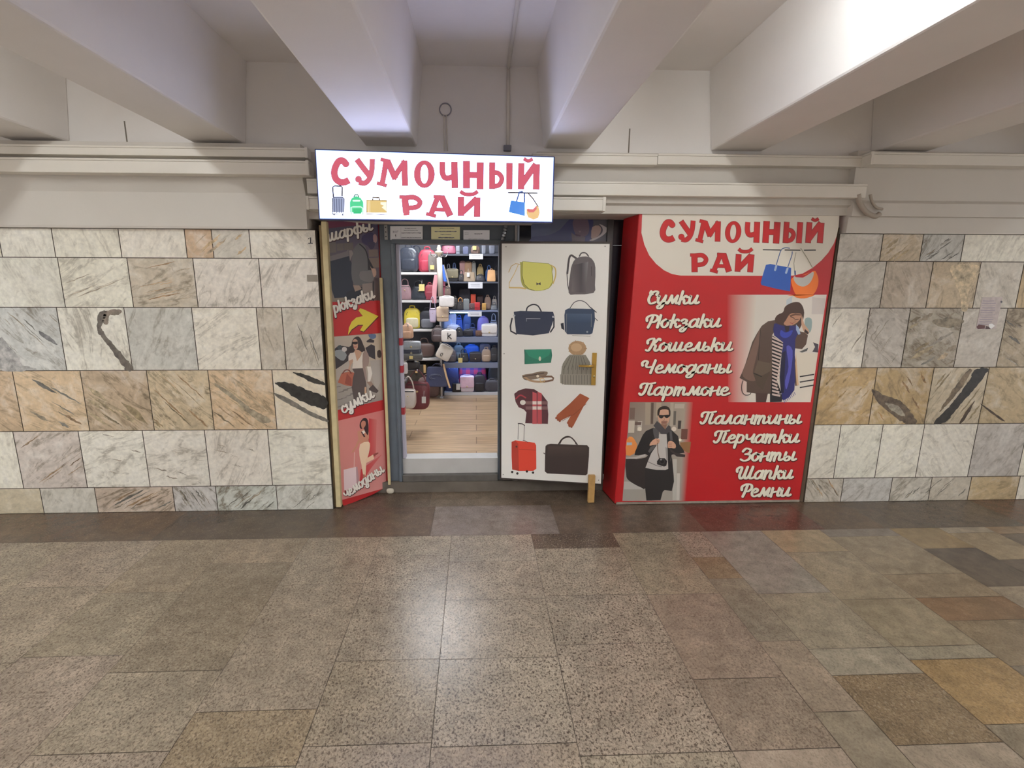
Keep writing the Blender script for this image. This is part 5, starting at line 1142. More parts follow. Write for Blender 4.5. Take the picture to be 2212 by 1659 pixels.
# painted figure and metal plate on the left marble
A = Art((0, W, 0), (0, -1, 0), .75, base=.0012)
A.line([(666, 516), (671, 513), (671, 525)], 2.2, (38, 36, 36), 1, cap='butt'); A.line([(666, 525.5), (676, 525.5)], 1.8, (38, 36, 36), 0, cap='butt')
o = A.take('painted_figure', None); tag(o, 'small black figure 1 painted on the marble at the top left of the shop', 'painted figure')
p_ = onY(674.5, 601, W); o = MB().box(p_.x-.034, p_.x+.035, W-.004, W-.0002, p_.z-.022, p_.z+.022).build('wall_plate', mat('dull taped plate', C(140, 130, 118), .5, var=.1), bevel=.002)
tag(o, 'small dull plate on the marble at the left edge of the shop', 'plate')
# torn notice stuck on the right marble
A = Art((0, W-.0012, 0), (0, -1, 0), .55, base=.0004)
cr = [(2108, 711), (2151, 711), (2166, 642), (2122, 642)]
o = thing('wall_notice', 'faded torn paper notice stuck on the right marble', 'notice', onY(2135, 680, W))
boardbox('paper', [onY(*p, W-.0016) for p in cr], (0, -1, 0), .0014, mat('faded paper', C(158, 148, 146, .6), .6, var=.15, vscale=25), o)
for k in range(11):
    yy = 650+k*5; xx = 2121-k*.9
    A.line([(xx+random.uniform(0, 4), yy), (xx+14, yy+.5), (xx+random.uniform(26, 36), yy)], random.uniform(.8, 2), (124, 116, 126), 1 if k == 0 else 0, cap='butt')
A.poly([(2109, 706), (2114, 701), (2128, 703), (2127, 710), (2112, 711)], (70, 38, 38)); A.poly([(2136, 700), (2143, 699), (2149, 704), (2141, 710), (2136, 708)], (206, 202, 198), 0); A.disc((2163, 652), 2.4, (70, 66, 72), 0); A.poly([(2130, 704), (2136, 706), (2140, 711), (2128, 711)], (60, 40, 40), 0)
A.take('printing', o, 'faded grey lines and a dark red mark')
# plaster lump at the foot of the door frame
b = MB(); c = onZ(848, 1049, .02); b.blob((c.x, 3.578, .022), .03, .014, .022, .8, .8, 14, 8)
tag(b.build('plaster_lump', mat('white filler', C(200, 192, 176), .8)), 'lump of white filler at the foot of the door frame', 'filler')
# objects under the open leaf
o = MB().box(onY(1136, 1050, 3.60).x, onY(1142, 1050, 3.60).x, 3.598, 3.62, ZST+.001, .135).build('white_strip', mat('white strip', C(190, 186, 180), .5)); tag(o, 'upright white strip beside the bowl under the door leaf', 'strip')
o = MB().box(onY(1146, 1050, 3.60).x, onY(1176, 1050, 3.60).x, 3.60, 3.618, ZST+.001, .14).build('cover_plate', mat('pinkish grey plate', C(168, 158, 152), .5), bevel=.002); tag(o, 'small pinkish grey plate leaning under the door leaf', 'plate')
o = MB().box(onY(1180, 1050, 3.60).x, onY(1262, 1050, 3.60).x, 3.60, 3.614, ZST+.004, .16).build('kick_board', mat('charcoal board', C(62, 60, 62), .5), bevel=.002); tag(o, 'charcoal kick board low down under the door leaf', 'board')
# ================================================================== SHOP INTERIOR
SX0, SX1, SY0, SY1 = -1.85, .85, YF+.14, 6.33
SHOPW = mat('shop wall', C(176, 176, 180), .7)
WOODFL = bpy.data.materials.new('wood laminate'); WOODFL.use_nodes = True
nt = WOODFL.node_tree; b = nt.nodes['Principled BSDF']; tc = N(nt, 'TexCoord'); br = N(nt, 'TexBrick')
mp = N(nt, 'Mapping'); nt.links.new(tc.outputs['Object'], mp.inputs[0]); nt.links.new(mp.outputs[0], br.inputs['Vector'])
br.inputs['Color1'].default_value = C(196, 168, 136); br.inputs['Color2'].default_value = C(176, 146, 114); br.inputs['Mortar'].default_value = C(120, 96, 74)
br.inputs['Scale'].default_value = 1; br.inputs['Brick Width'].default_value = 1.2; br.inputs['Row Height'].default_value = .19; br.inputs['Mortar Size'].default_value = .003
mp2 = N(nt, 'Mapping'); mp2.inputs['Scale'].default_value = (2, 26, 1); nt.links.new(tc.outputs['Object'], mp2.inputs[0])
gr = N(nt, 'TexNoise'); gr.inputs['Scale'].default_value = 2.2; gr.inputs['Detail'].default_value = 6; nt.links.new(mp2.outputs[0], gr.inputs['Vector'])
nt.links.new(mixc(nt, 1.0, br.outputs['Color'], maprange(nt, gr.outputs['Fac'], .3, .7, .74, 1.2), 'MULTIPLY'), b.inputs['Base Color']); b.inputs['Roughness'].default_value = .38
f_ = MB().box(SX0, SX1, YF+.145, SY1, ZI-.05, ZI).build('floor_shop', WOODFL); struct(f_)
struct(MB().box(SX0-.1, SX1+.1, SY1, SY1+.08, 0, 2.7).build('wall_shop_back', SHOPW))
struct(MB().box(SX0-.08, SX0, YF+.145, SY1, 0, 2.7).build('wall_shop_west', SHOPW))
struct(MB().box(SX1, SX1+.08, YF+.145, SY1, 0, 2.7).build('wall_shop_east', SHOPW))
struct(MB().box(SX0-.1, SX1+.1, YF+.145, SY1+.08, 2.62, 2.7).build('ceiling_shop', SHOPW))
struct(MB().box(ORr+.04, SX1+.1, YF+.101, YF+.144, 0, 2.7).build('wall_shop_front', SHOPW))
struct(MB().box(SX0-.1, OL-.03, YF+.101, YF+.144, 0, 2.7).build('wall_shop_front_west', SHOPW))
struct(MB().box(OL-.03, ORr+.04, YF+.101, YF+.144, FT, 2.7).build('wall_shop_front_top', SHOPW))
# shop lamp: two flat ceiling panels
PANEL = mat('lit diffuser', (1, 1, 1, 1), .4, emit=(.93, .96, 1, 1), es=SHOPLAMP)
for yy, lab in ((4.35, 'flat square ceiling lamp inside the shop, near the door'), (5.3, 'flat square ceiling lamp inside the shop, near the back shelves')):
    t = thing('shop_lamp', lab, 'lamp', (-.45, yy, 2.62))
    MB().box(-.79, -.11, yy-.2, yy+.2, 2.585, 2.62).build('frame', TRUNK, t)
    MB().box(-.77, -.13, yy-.18, yy+.18, 2.580, 2.5849).build('diffuser', PANEL, t)

# ---- shelving
WSH = mat('white shelf', C(222, 220, 218), .45)
GSL = mat('grey slatwall', C(104, 106, 114), .5)
DSL = mat('dark grey slatwall', C(84, 88, 100), .5)
YL, YR, YBK = 5.78, 5.85, SY1-.004
zL = [onY(905, p, YL).z for p in (588, 648.5, 711, 774)]
xL0, xL1 = SX0+.004, onY(951, 650, YL).x
LS = thing('shelf_unit', 'white-edged shelf unit on the left inside the shop', 'shelf unit', (xL0, YL, ZI))
for z in zL: MB().box(xL0, xL1, YL, YBK-.03, z-.028, z).build('shelf', WSH, LS, bevel=.002)
MB().box(xL0, xL1, YBK-.028, YBK, ZI+.001, 2.45).build('back_panel', GSL, LS)
MB().box(xL1+.001, xL1+.02, YL+.04, YBK, ZI+.001, 2.45).build('side_panel', DSL, LS)
zR = [onY(1025, p, YR).z for p in (549, 608.5, 670.5, 728, 783.5, 850)]
xR0, xR1 = xL1+.024, SX1-.004
RS = thing('shelf_unit', 'dark grey slatwall unit with bag shelves at the back right of the shop', 'shelf unit', (xR1, YR, ZI))
for i, z in enumerate(zR[:-1]): MB().box(xR0, xR1, YR, YBK-.03, z-.02, z).build('shelf', DSL if i < 2 else mat('blue-grey shelf', C(120, 130, 160), .4), RS, bevel=.002)
gb = MB(); zz = ZI+.05
while zz < 2.45:
    gb.box(xR0, xR1, YBK-.028, YBK, zz, zz+.085); gb.box(xR0, xR1, YBK-.02, YBK, zz+.085, zz+.1); zz += .1
gb.build('slatwall', DSL, RS)
MB().box(xR0, xR1, YR-.02, YBK-.03, ZI+.001, zR[5]+.02).build('plinth', mat('white plinth', C(206, 208, 216), .4), RS, bevel=.002)
for i in (0, 1, 3):
    pass
for i in (3, 4): MB().box(xR0, xR1, YR-.004, YR, zR[i]-.065, zR[i]-.0005).build('fascia', mat('blue-grey fascia', C(128, 136, 160), .4), RS)
LED = mat('cool LED strip', (1, 1, 1, 1), .4, emit=(.32, .55, 1, 1), es=22)
for (zz, lab) in ((zR[2]-.026, 'glowing cool white LED strip under the third shelf of the slatwall unit'), (zR[3]-.026, 'LED strip under the fourth shelf of the slatwall unit'), (zR[4]-.026, 'LED strip under the fifth shelf of the slatwall unit')):
    t = thing('led_strip', lab, 'light strip', (0, YR, zz))
    x0 = onY(972, 672, YR).x
    MB().box(x0, .06, YR+.004, YR+.018, zz-.004, zz+.0055).build('tube', LED, t)
# shelf placards
def placard(x0, y0, x1, y1, Y, label):
    pts = [onY(*p, Y) for p in ((x0, y1), (x1, y1), (x1, y0), (x0, y0))]
    t = thing('shelf_placard', label, 'placard', pts[0].lerp(pts[2], .5), 'white placards on the slatwall shelves')
    boardbox('card', pts, (0, -1, 0), .004, mat('white card', C(226, 226, 232), .5), t)
    a = Art((0, Y, 0), (0, -1, 0), .8)
    for k, f in enumerate((.35, .62)): a.line([(x0+5+k, y0+(y1-y0)*f), (x1-6, y0+(y1-y0)*f)], .9, (150, 150, 160), cap='butt')
    a.take('printing', t)
placard(1013.5, 548.5, 1043.5, 560, YR-.006, 'white placard on the top slatwall shelf edge')
placard(1011.5, 609.5, 1042.5, 623, YR-.006, 'white placard on the second slatwall shelf edge')
placard(1010.5, 672.5, 1040.5, 683.5, YR-.008, 'white placard just below the glowing LED strip')

# ================================================================== BAGS
def leather(c, rough=.45, k=.8): return mat('bag %d %d %d %.2f' % (*c, rough), C(*c, k), rough, bump=.25, bscale=35, var=.1, vscale=10)
METAL = mat('bag hardware', C(206, 186, 140), .3, .8)
TAGW, TAGY = mat('white price tag', C(226, 224, 220), .5), mat('yellow price tag', C(232, 212, 140), .5)
def bag(kind, box, Y, c, label, shelf=None, rough=.45, c2=None, tagc=None, tagbox=None, tilt=0, group=None, hf=None, name=None, cat=None, m=None, dep=None, mark=None):
    x0, y0, x1, y1 = box
    a, q = onY(x0, y1, Y), onY(x1, y0, Y)
    zb, zt = a.z, q.z
    if shelf is not None: zb = shelf+.0015
    if shelf is not None:
        ups = [z for z in (zL if group == GL1 else zR) if z > shelf+.05]
        if ups: zt = min(zt, min(ups)-.032)
    wd, ht = q.x-a.x, zt-zb; cx_ = (a.x+q.x)/2
    nm = name or {'backpack': 'backpack', 'handbag': 'handbag', 'duffel': 'duffel_bag', 'flap': 'flap_bag', 'camera': 'crossbody_bag', 'tote': 'tote_bag', 'wallet': 'wallet', 'pouch': 'pouch', 'sling': 'sling_bag', 'sack': 'shoulder_bag'}[kind]
    ct = cat or {'backpack': 'backpack', 'wallet': 'wallet', 'pouch': 'pouch'}.get(kind, 'bag')
    t = thing(nm, label, ct, (cx_, Y, zb), group)
    M1 = m or leather(c, rough); M2 = leather(c2, rough) if c2 else M1
    d = dep or {'wallet': min(.05, wd*.5), 'pouch': .09, 'tote': wd*.3, 'flap': wd*.3, 'camera': wd*.28}.get(kind, min(wd*.45, .2))
    d = max(.03, min(d, .2)); hf = {'backpack': .1, 'handbag': .3, 'duffel': .24, 'flap': .0, 'camera': .0, 'tote': .25, 'wallet': 0, 'pouch': 0, 'sling': .45, 'sack': .45}[kind] if hf is None else hf
    bh = ht*(1-hf); cz = zb+bh/2; yc = Y+d/2; r0 = random.uniform(0, 50)
    def wr(x, y, z, a_=.05):
        n_ = noise.noise(Vector((x*1.7+r0, y*1.3, z*1.7)))*a_+noise.noise(Vector((x*4+r0, y*3, z*4)))*a_*.5
        return (x*(1+n_), y*(1+n_*1.5), z*(1+n_*.4) if abs(z) < .98 else z)
    if kind == 'backpack':
        fn = lambda x, y, z: wr(x*(1-.22*max(0, z)**2), y*(1-.25*max(0, z)), z)
        MB().blob((cx_, yc, cz), wd/2, d/2, bh/2, .45, .5, 22, 14, fn).build('body', M1, t)
        MB().blob((cx_, Y+.004, zb+bh*.30), wd*.36, d*.22, bh*.24, .4, .5, 18, 10).build('front_pocket', M2, t)
        MB().tube(smoothpts([(cx_-wd*.14, yc, zb+bh*.97), (cx_-wd*.12, yc, zb+ht*.99), (cx_+wd*.12, yc, zb+ht*.99), (cx_+wd*.14, yc, zb+bh*.97)], 4), .008, 7).build('grab_handle', M1, t)
        MB().tube(smoothpts([(cx_-wd*.33, Y+.01, zb+bh*.50), (cx_-wd*.28, Y+.012, zb+bh*.78), (cx_, Y+.022, zb+bh*.88), (cx_+wd*.28, Y+.012, zb+bh*.78), (cx_+wd*.33, Y+.01, zb+bh*.50)], 4), .004, 6).build('zip', mat('dark zip', C(60, 58, 60), .5), t)
    elif kind in ('handbag', 'sack', 'sling'):
        tp = .16 if kind == 'handbag' else -.05
        fn = lambda x, y, z: wr(x*(1-tp*z), y*(1-.35*z), z, .05)
        MB().blob((cx_, yc, cz), wd/2*.93, d/2, bh/2, .4, .5, 22, 14, fn).build('body', M1, t)
        hr = wd*.24
        if kind == 'handbag':
            for yy in (yc-d*.2, yc+d*.2):
                MB().tube(smoothpts([(cx_-hr, yy, zb+bh*.86), (cx_-hr*.9, yy, zb+ht*.88), (cx_, yy, zb+ht*.985), (cx_+hr*.9, yy, zb+ht*.88), (cx_+hr, yy, zb+bh*.86)], 5), max(.005, wd*.022), 7).build('handle', M2, t)
        else:
            MB().strap(smoothpts([(cx_-wd*.36, yc, zb+bh*.86), (cx_-wd*.25, yc, zb+ht*.82), (cx_, yc, zb+ht*.99), (cx_+wd*.25, yc, zb+ht*.82), (cx_+wd*.36, yc, zb+bh*.86)], 5), (0, 1, 0), .03, .006).build('shoulder_strap', M2, t)
        MB().blob((cx_, Y+d*.09, zb+bh*.66), wd*.05, .008, wd*.035, .5, .5, 10, 6).build('clasp', METAL, t)
        MB().tube([(cx_-wd*.36, Y+d*.17, zb+bh*.90), (cx_+wd*.36, Y+d*.17, zb+bh*.90)], .004, 6).build('zip', mat('dark zip', C(60, 58, 60), .5), t)
    elif kind == 'duffel':
        fn = lambda x, y, z: wr(x, y, z, .06)
        MB().blob((cx_, yc, cz), wd/2, d/2, bh/2, .6, .35, 24, 12, fn).build('body', M1, t)
        for yy in (yc-d*.2,):
            MB().tube(smoothpts([(cx_-wd*.2, Y+d*.06, zb+bh*.45), (cx_-wd*.19, Y+d*.25, zb+bh*.95), (cx_-wd*.12, yy, zb+ht*.96), (cx_+wd*.12, yy, zb+ht*.96), (cx_+wd*.19, Y+d*.25, zb+bh*.95), (cx_+wd*.2, Y+d*.06, zb+bh*.45)], 4), .007, 7).build('handle', M2, t)
        MB().tube([(cx_-wd*.42, Y+d*.32, zb+bh*.93), (cx_+wd*.42, Y+d*.32, zb+bh*.93)], .004, 6).build('zip', METAL, t)
    elif kind == 'flap':
        fn = lambda x, y, z: wr(x, y, z, .025)
        MB().blob((cx_, yc, cz), wd/2, d/2, bh/2, .28, .3, 22, 12, fn).build('body', M1, t)
        MB().blob((cx_, Y+.006, zb+bh*.63), wd*.505, .014, bh*.36, .3, .3, 20, 10).build('flap', M2, t)
        MB().blob((cx_, Y-.008, zb+bh*.36), wd*.055, .008, wd*.05, .6, .6, 10, 6).build('clasp', METAL, t)
        MB().tube(smoothpts([(cx_-wd*.48, yc, zb+bh*.9), (cx_-wd*.4, yc+d*.3, zb+bh*1.0), (cx_, yc+d*.42, zb+bh*1.04), (cx_+wd*.4, yc+d*.3, zb+bh*1.0), (cx_+wd*.48, yc, zb+bh*.9)], 4), .006, 6).build('strap', M2, t)
    elif kind == 'camera':
        fn = lambda x, y, z: wr(x, y, z, .02)
        MB().blob((cx_, yc, cz), wd/2, d/2, bh/2, .3, .3, 22, 14, fn).build('body', M1, t)
        rr = [(cx_+wd*.44*math.copysign(abs(math.cos(k*PI/12))**.4, math.cos(k*PI/12)), Y+d*.13, zb+bh*.5+bh*.42*math.copysign(abs(math.sin(k*PI/12))**.4, math.sin(k*PI/12))) for k in range(24)]
        MB().tube(rr+[rr[0]], .0035, 6).build('piping', M2, t)
        MB().strap(smoothpts([(cx_-wd*.46, yc, zb+bh*.8), (cx_-wd*.3, yc+d*.2, zb+bh*1.0), (cx_, yc+d*.3, zb+bh*1.06), (cx_+wd*.3, yc+d*.2, zb+bh*1.0), (cx_+wd*.46, yc, zb+bh*.8)], 4), (0, 1, 0), .022, .005).build('strap', M2, t)
    elif kind == 'tote':
        b = MB(); n = 8; tw, bw = wd*.42, wd*.5; vs = []
        fn = lambda x, y, z: wr(x*(.92-.08*z), y*(1-.5*z), z, .04)
        MB().blob((cx_, yc, cz), wd/2, d/2, bh/2, .18, .3, 24, 14, fn).build('body', M1, t)
        for yy in (yc-d*.12, yc+d*.12):
            MB().strap(smoothpts([(cx_-wd*.2, yy, zb+bh*.86), (cx_-wd*.17, yy, zb+ht*.9), (cx_, yy, zb+ht*.99), (cx_+wd*.17, yy, zb+ht*.9), (cx_+wd*.2, yy, zb+bh*.86)], 5), (0, 1, 0), .016, .005).build('handle', M2, t)
    elif kind in ('wallet', 'pouch'):
        e = .15 if kind == 'wallet' else .35
        MB().blob((cx_, yc, cz), wd/2, d/2, bh/2, e, e, 18, 10).build('body', M1, t)
        MB().blob((cx_, Y+.003, zb+bh*.62), wd*.48, .008, bh*.33, .2, .25, 16, 8).build('flap', M2, t)
        MB().blob((cx_, Y-.005, zb+bh*.4), wd*.06, .006, wd*.05, .6, .6, 10, 6).build('snap', METAL, t)
    if tagbox:
        tx0, ty0, tx1, ty1 = tagbox; yt = Y-.02
        p = [onY(*z_, yt) for z_ in ((tx0, ty1), (tx1, ty1), (tx1, ty0), (tx0, ty0))]
        o = boardbox('price_tag', p, (0, -1, 0), .002, tagc or TAGW, t, bevel=.002); o['label'] = 'yellow price tag' if tagc is TAGY else 'white price tag'
        tp_ = (p[2]+p[3])/2; MB().tube([tp_, tp_+Vector((0, .03, .05))], .0015, 5).build('tag_string', mat('string', C(200, 196, 190), .8), t)
    if mark: mark(t, cx_, Y, zb, wd, bh)
    if tilt: t.rotation_euler = (0, math.radians(tilt), 0)
    return t
GL1, GL2, GL3 = 'bags on the left shelves', 'bags on the right slatwall shelves', 'bags hanging from the display stand'
yl = YL+.03
# left shelves, top to bottom
bag('backpack', (861, 527, 903, 586), yl, (58, 62, 72), 'shiny black backpack at the left of the top left shelf', zL[0], .22, group=GL1)
bag('handbag', (882, 529, 916, 585), yl+.19, (52, 56, 74), 'dark navy bag behind the shiny black backpack on the top left shelf', zL[0], group=GL1)
bag('backpack', (903, 533, 942, 587), yl+.06, (166, 58, 76), 'crimson backpack on the top left shelf', zL[0], group=GL1)
bag('camera', (925, 548, 948, 586), yl-.02, (112, 104, 100), 'grey-brown bag leaning on the crimson backpack, with a round yellow tag', zL[0], tagc=TAGY, tagbox=(929, 573, 938, 582), group=GL1)
bag('handbag', (860, 602, 888, 648), yl, (132, 104, 108), 'mauve handbag at the left of the second left shelf', zL[1], group=GL1)
bag('handbag', (887, 606, 921, 648), yl, (46, 48, 54), 'glossy black handbag with a yellow tag on the second left shelf', zL[1], .25, tagc=TAGY, tagbox=(905, 614, 917, 629), group=GL1)
bag('backpack', (917, 611, 939, 648), yl, (138, 56, 68), 'small maroon backpack on the second left shelf', zL[1], group=GL1)
bag('handbag', (860, 676, 874, 711), yl+.02, (44, 42, 44), 'dark bag at the far left of the third left shelf', zL[2], group=GL1)
bag('backpack', (872, 661, 908, 711), yl, (190, 172, 62), 'yellow backpack with a cream front pocket on the third left shelf', zL[2], c2=(196, 188, 158), group=GL1)
bag('backpack', (905, 666, 940, 711), yl, (46, 46, 54), 'black backpack with grey trim right of the yellow one', zL[2], c2=(110, 112, 120), group=GL1)
bag('duffel', (894, 731, 938, 773), yl, (92, 74, 70), 'soft brown bag on the fourth left shelf', zL[3], group=GL1)
bag('duffel', (878, 734, 897, 773), yl+.06, (50, 48, 54), 'dark bag left of the soft brown bag on the fourth left shelf', zL[3], group=GL1)
bag('flap', (872, 787, 924, 849), YL+.04, (62, 56, 50), 'big black bag with tan straps standing under the left shelves', ZI, hf=0, dep=.2, group=GL1)
for x_ in (899, 917):
    p = onY(x_, 790, YL)
    tag(MB().box(p.x-.014, p.x+.014, YL+.005, YL+.017, p.z-.09, p.z+.01).build('tan_strap', leather((206, 172, 120)), bpy.data.objects['flap_bag'], bevel=.003))
bag('duffel', (902, 808, 949, 850), YL-.075, (112, 90, 88), 'wide mauve-brown bag on the floor in front of the left shelves', ZI, hf=.12, dep=.07, group=GL1)
# right slatwall, top shelf
yr = YR+.03
s0, s1, s2, s3, s4, s5 = zR[0], zR[1], zR[2], zR[3], zR[4], zR[5]+.02
bag('handbag', (952, 519, 985, 547), yr, (146, 78, 100), 'rose-pink handbag on the top slatwall shelf', s0, group=GL2)
bag('wallet', (985, 531, 993, 547), yr, (130, 134, 146), 'grey wallet right of the rose-pink handbag on the top shelf', s0, group=GL2)
bag('camera', (1000, 533, 1012, 548), yr+.03, (96, 100, 128), 'small slate-blue bag on the top slatwall shelf', s0, group=GL2)
bag('backpack', (1017, 529, 1037, 548), yr, (112, 92, 84), 'small brown backpack with a round yellow tag on the top slatwall shelf', s0, tagc=TAGY, tagbox=(1021, 531.5, 1029, 540), group=GL2)
bag('sack', (1040, 516, 1050, 547), yr, (120, 124, 136), 'pale grey shoulder bag on the top slatwall shelf', s0, hf=.3, group=GL2)
bag('sack', (1056, 516, 1070, 547), yr, (106, 110, 124), 'grey shoulder bag at the right end of the top slatwall shelf', s0, hf=.3, group=GL2)
# second shelf
bag('flap', (964, 582, 990, 608), yr, (48, 46, 48), 'black flap bag with khaki trim at the left of the second slatwall shelf', s1, c2=(120, 112, 92), group=GL2)
bag('duffel', (962, 570, 976, 608), yr+.19, (196, 198, 210), 'white striped bag behind the black flap bag', s1, group=GL2)
bag('duffel', (975, 568, 988, 608), yr+.2, (130, 150, 200), 'light blue bag behind the black flap bag', s1, group=GL2)
bag('handbag', (990, 584, 1003, 608), yr, (52, 48, 50), 'narrow dark handbag between the black flap bag and the khaki tote', s1, group=GL2)
bag('tote', (1001, 585, 1027, 608), yr-.005, (142, 124, 104), 'khaki tote with a white tag on the second slatwall shelf', s1, tagbox=(1008.5, 589, 1014.5, 598), hf=.12, group=GL2)
bag('flap', (993, 566, 1006, 608), yr+.16, (206, 160, 156), 'pink flowered bag behind the khaki tote', s1, group=GL2)
bag('flap', (1004, 567, 1019, 608), yr+.15, (212, 176, 142), 'peach bag with black trim behind the khaki tote', s1, c2=(196, 156, 122), group=GL2)
bag('camera', (1019, 567, 1028, 608), yr+.17, (190, 190, 184), 'white bag between the peach and cream bags', s1, group=GL2)
bag('handbag', (1027, 592, 1048, 608), yr, (52, 50, 56), 'low black handbag on the second slatwall shelf', s1, hf=.1, group=GL2)
bag('backpack', (1030, 571, 1045, 608), yr+.17, (204, 178, 124), 'rounded cream backpack behind the low black handbag', s1, group=GL2)
bag('duffel', (1048, 573, 1064, 608), yr+.17, (78, 112, 172), 'bright blue bag behind the tan tote', s1, group=GL2)
bag('tote', (1052, 580, 1071, 609), yr, (206, 160, 114), 'tall tan tote at the right of the second slatwall shelf', s1, hf=.1, group=GL2)
bag('handbag', (1066, 574, 1078, 608), yr+.1, (56, 52, 56), 'black bag at the far right end of the second slatwall shelf', s1, group=GL2)
# third shelf
bag('backpack', (974, 640, 990, 670), yr+.03, (64, 60, 58), 'dark olive backpack at the left of the third slatwall shelf', s2, group=GL2)
bag('handbag', (986, 643, 1003, 670), yr, (52, 48, 48), 'black handbag with a tan scarf on the third slatwall shelf', s2, c2=(196, 140, 84), group=GL2)
bag('camera', (1001, 646, 1014, 670), yr-.005, (120, 124, 126), 'small grey-green bag beside the tan-scarf handbag', s2, group=GL2)
bag('flap', (992, 624, 1016, 670), yr+.2, (70, 68, 76), 'tall dark grey case at the back of the third slatwall shelf', s2, group=GL2)
bag('wallet', (1017, 635, 1028, 670), yr+.08, (206, 84, 62), 'upright orange-red wallet on the third slatwall shelf', s2, group=GL2)
bag('wallet', (1012, 655, 1026, 670), yr, (100, 74, 76), 'dark plum wallet in front of the orange-red one', s2, group=GL2)
bag('wallet', (1025, 653, 1037, 670), yr, (186, 54, 60), 'red purse on the third slatwall shelf', s2, group=GL2)
bag('wallet', (1041, 655, 1050, 670), yr, (192, 150, 84), 'mustard wallet on the third slatwall shelf', s2, group=GL2)
bag('flap', (1030, 639, 1044, 670), yr+.14, (84, 66, 66), 'brown case behind the red purse', s2, group=GL2)
bag('backpack', (1046, 638, 1061, 670), yr+.07, (136, 112, 100), 'small taupe backpack on the third slatwall shelf', s2, group=GL2)
bag('handbag', (1060, 652, 1074, 670), yr, (104, 108, 116), 'grey handbag at the right end of the third slatwall shelf', s2, group=GL2)
bag('tote', (1062, 639, 1074, 670), yr+.16, (176, 166, 158), 'pale bag behind the grey handbag at the right end', s2, group=GL2)
# fourth shelf, under the LED strip
bag('backpack', (958, 684, 977, 727), yr+.12, (168, 184, 220), 'pale blue backpack at the left under the LED strip', s3, group=GL2)
bag('camera', (970, 678, 986, 727), yr+.17, (208, 206, 226), 'lavender-white bag at the back under the LED strip', s3, group=GL2)
bag('handbag', (984, 680, 1000, 727), yr+.16, (62, 92, 172), 'royal blue bag with a round handle under the LED strip', s3, group=GL2, hf=.14)
bag('backpack', (1000, 674, 1018, 727), yr+.16, (70, 90, 140), 'navy backpack left of the LED-lit placard', s3, group=GL2)
bag('backpack', (1031, 684, 1057, 727), yr+.15, (168, 146, 208), 'lilac backpack under the LED strip', s3, group=GL2, hf=.02)
bag('handbag', (1058, 677, 1075, 727), yr+.15, (196, 204, 220), 'white handbag with a pale blue bow at the right under the LED strip', s3, group=GL2)
bag('duffel', (965, 700, 994, 727), yr+.05, (206, 206, 224), 'white rolled bag on the shelf under the LED strip', s3, group=GL2, hf=.05)
bag('handbag', (983, 707, 1001, 728), yr-.01, (48, 48, 52), 'black handbag in front of the white rolled bag', s3, group=GL2, hf=.15)
bag('duffel', (1000, 711, 1022, 728), yr-.01, (42, 42, 48), 'low black duffel in the middle under the LED strip', s3, group=GL2, hf=.05)
bag('handbag', (1011, 699, 1031, 728), yr+.05, (48, 56, 94), 'navy handbag behind the low black duffel', s3, group=GL2)
bag('pouch', (1027, 714, 1042, 728), yr-.005, (104, 78, 66), 'small brown pouch under the lilac backpack', s3, group=GL2)
bag('flap', (1040, 701, 1074, 728), yr-.01, (206, 202, 200), 'white flap bag with a black buckle under the LED strip', s3, group=GL2)
# fifth shelf
bag('backpack', (966, 752, 986, 783), yr-.01, (88, 82, 84), 'charcoal backpack at the left of the fifth slatwall shelf', s4, group=GL2)
bag('backpack', (979, 742, 1002, 783), yr+.08, (100, 106, 110), 'grey-green backpack behind the gold-clasp handbag', s4, group=GL2)
bag('handbag', (990, 754, 1013, 783), yr-.01, (46, 46, 48), 'black handbag with a hanging yellow tag on the fifth slatwall shelf', s4, tagc=TAGY, tagbox=(990, 773, 999, 786), group=GL2)
bag('duffel', (1002, 744, 1036, 783), yr+.17, (62, 110, 206), 'bright blue duffel at the back of the fifth slatwall shelf', s4, group=GL2, hf=.05)
bag('flap', (1014, 762, 1040, 783), yr-.005, (54, 50, 54), 'wide black flap bag with an emblem on the fifth slatwall shelf', s4, group=GL2)
bag('backpack', (1040, 751, 1061, 783), yr-.01, (150, 130, 114), 'taupe backpack on the fifth slatwall shelf', s4, c2=(160, 140, 122), group=GL2)
bag('backpack', (1059, 747, 1076, 783), yr-.005, (52, 52, 56), 'black backpack at the right end of the fifth slatwall shelf', s4, group=GL2)
bag('pouch', (1036, 743, 1060, 783), yr+.17, (126, 116, 124), 'grey bag behind the taupe backpack', s4, group=GL2)
# bottom row on the plinth
PLAID = bpy.data.materials.new('red plaid cloth'); PLAID.use_nodes = True; nt = PLAID.node_tree; b = nt.nodes['Principled BSDF']
tc = N(nt, 'TexCoord'); sx = N(nt, 'SeparateXYZ'); nt.links.new(tc.outputs['Object'], sx.inputs[0])
def band(o, period, duty, ph):
    fr_ = math_n(nt, 'FRACT', math_n(nt, 'ADD', math_n(nt, 'MULTIPLY', o, 1/period), ph)); return math_n(nt, 'LESS_THAN', fr_, duty)
bx_, bz_ = band(sx.outputs[0], .098, .52, .3), band(sx.outputs[2], .105, .5, .2)
k1 = mixc(nt, bx_, C(84, 62, 128), C(150, 74, 128)); k2 = mixc(nt, bx_, C(150, 74, 128), C(226, 72, 104))
nt.links.new(mixc(nt, bz_, k1, k2), b.inputs['Base Color']); b.inputs['Roughness'].default_value = .7
bag('tote', (988, 784, 1054, 850), yr+.09, (200, 60, 90), 'large red plaid bag standing on the white plinth', s5, m=PLAID, hf=.04, group=GL2, c2=(190, 200, 226))
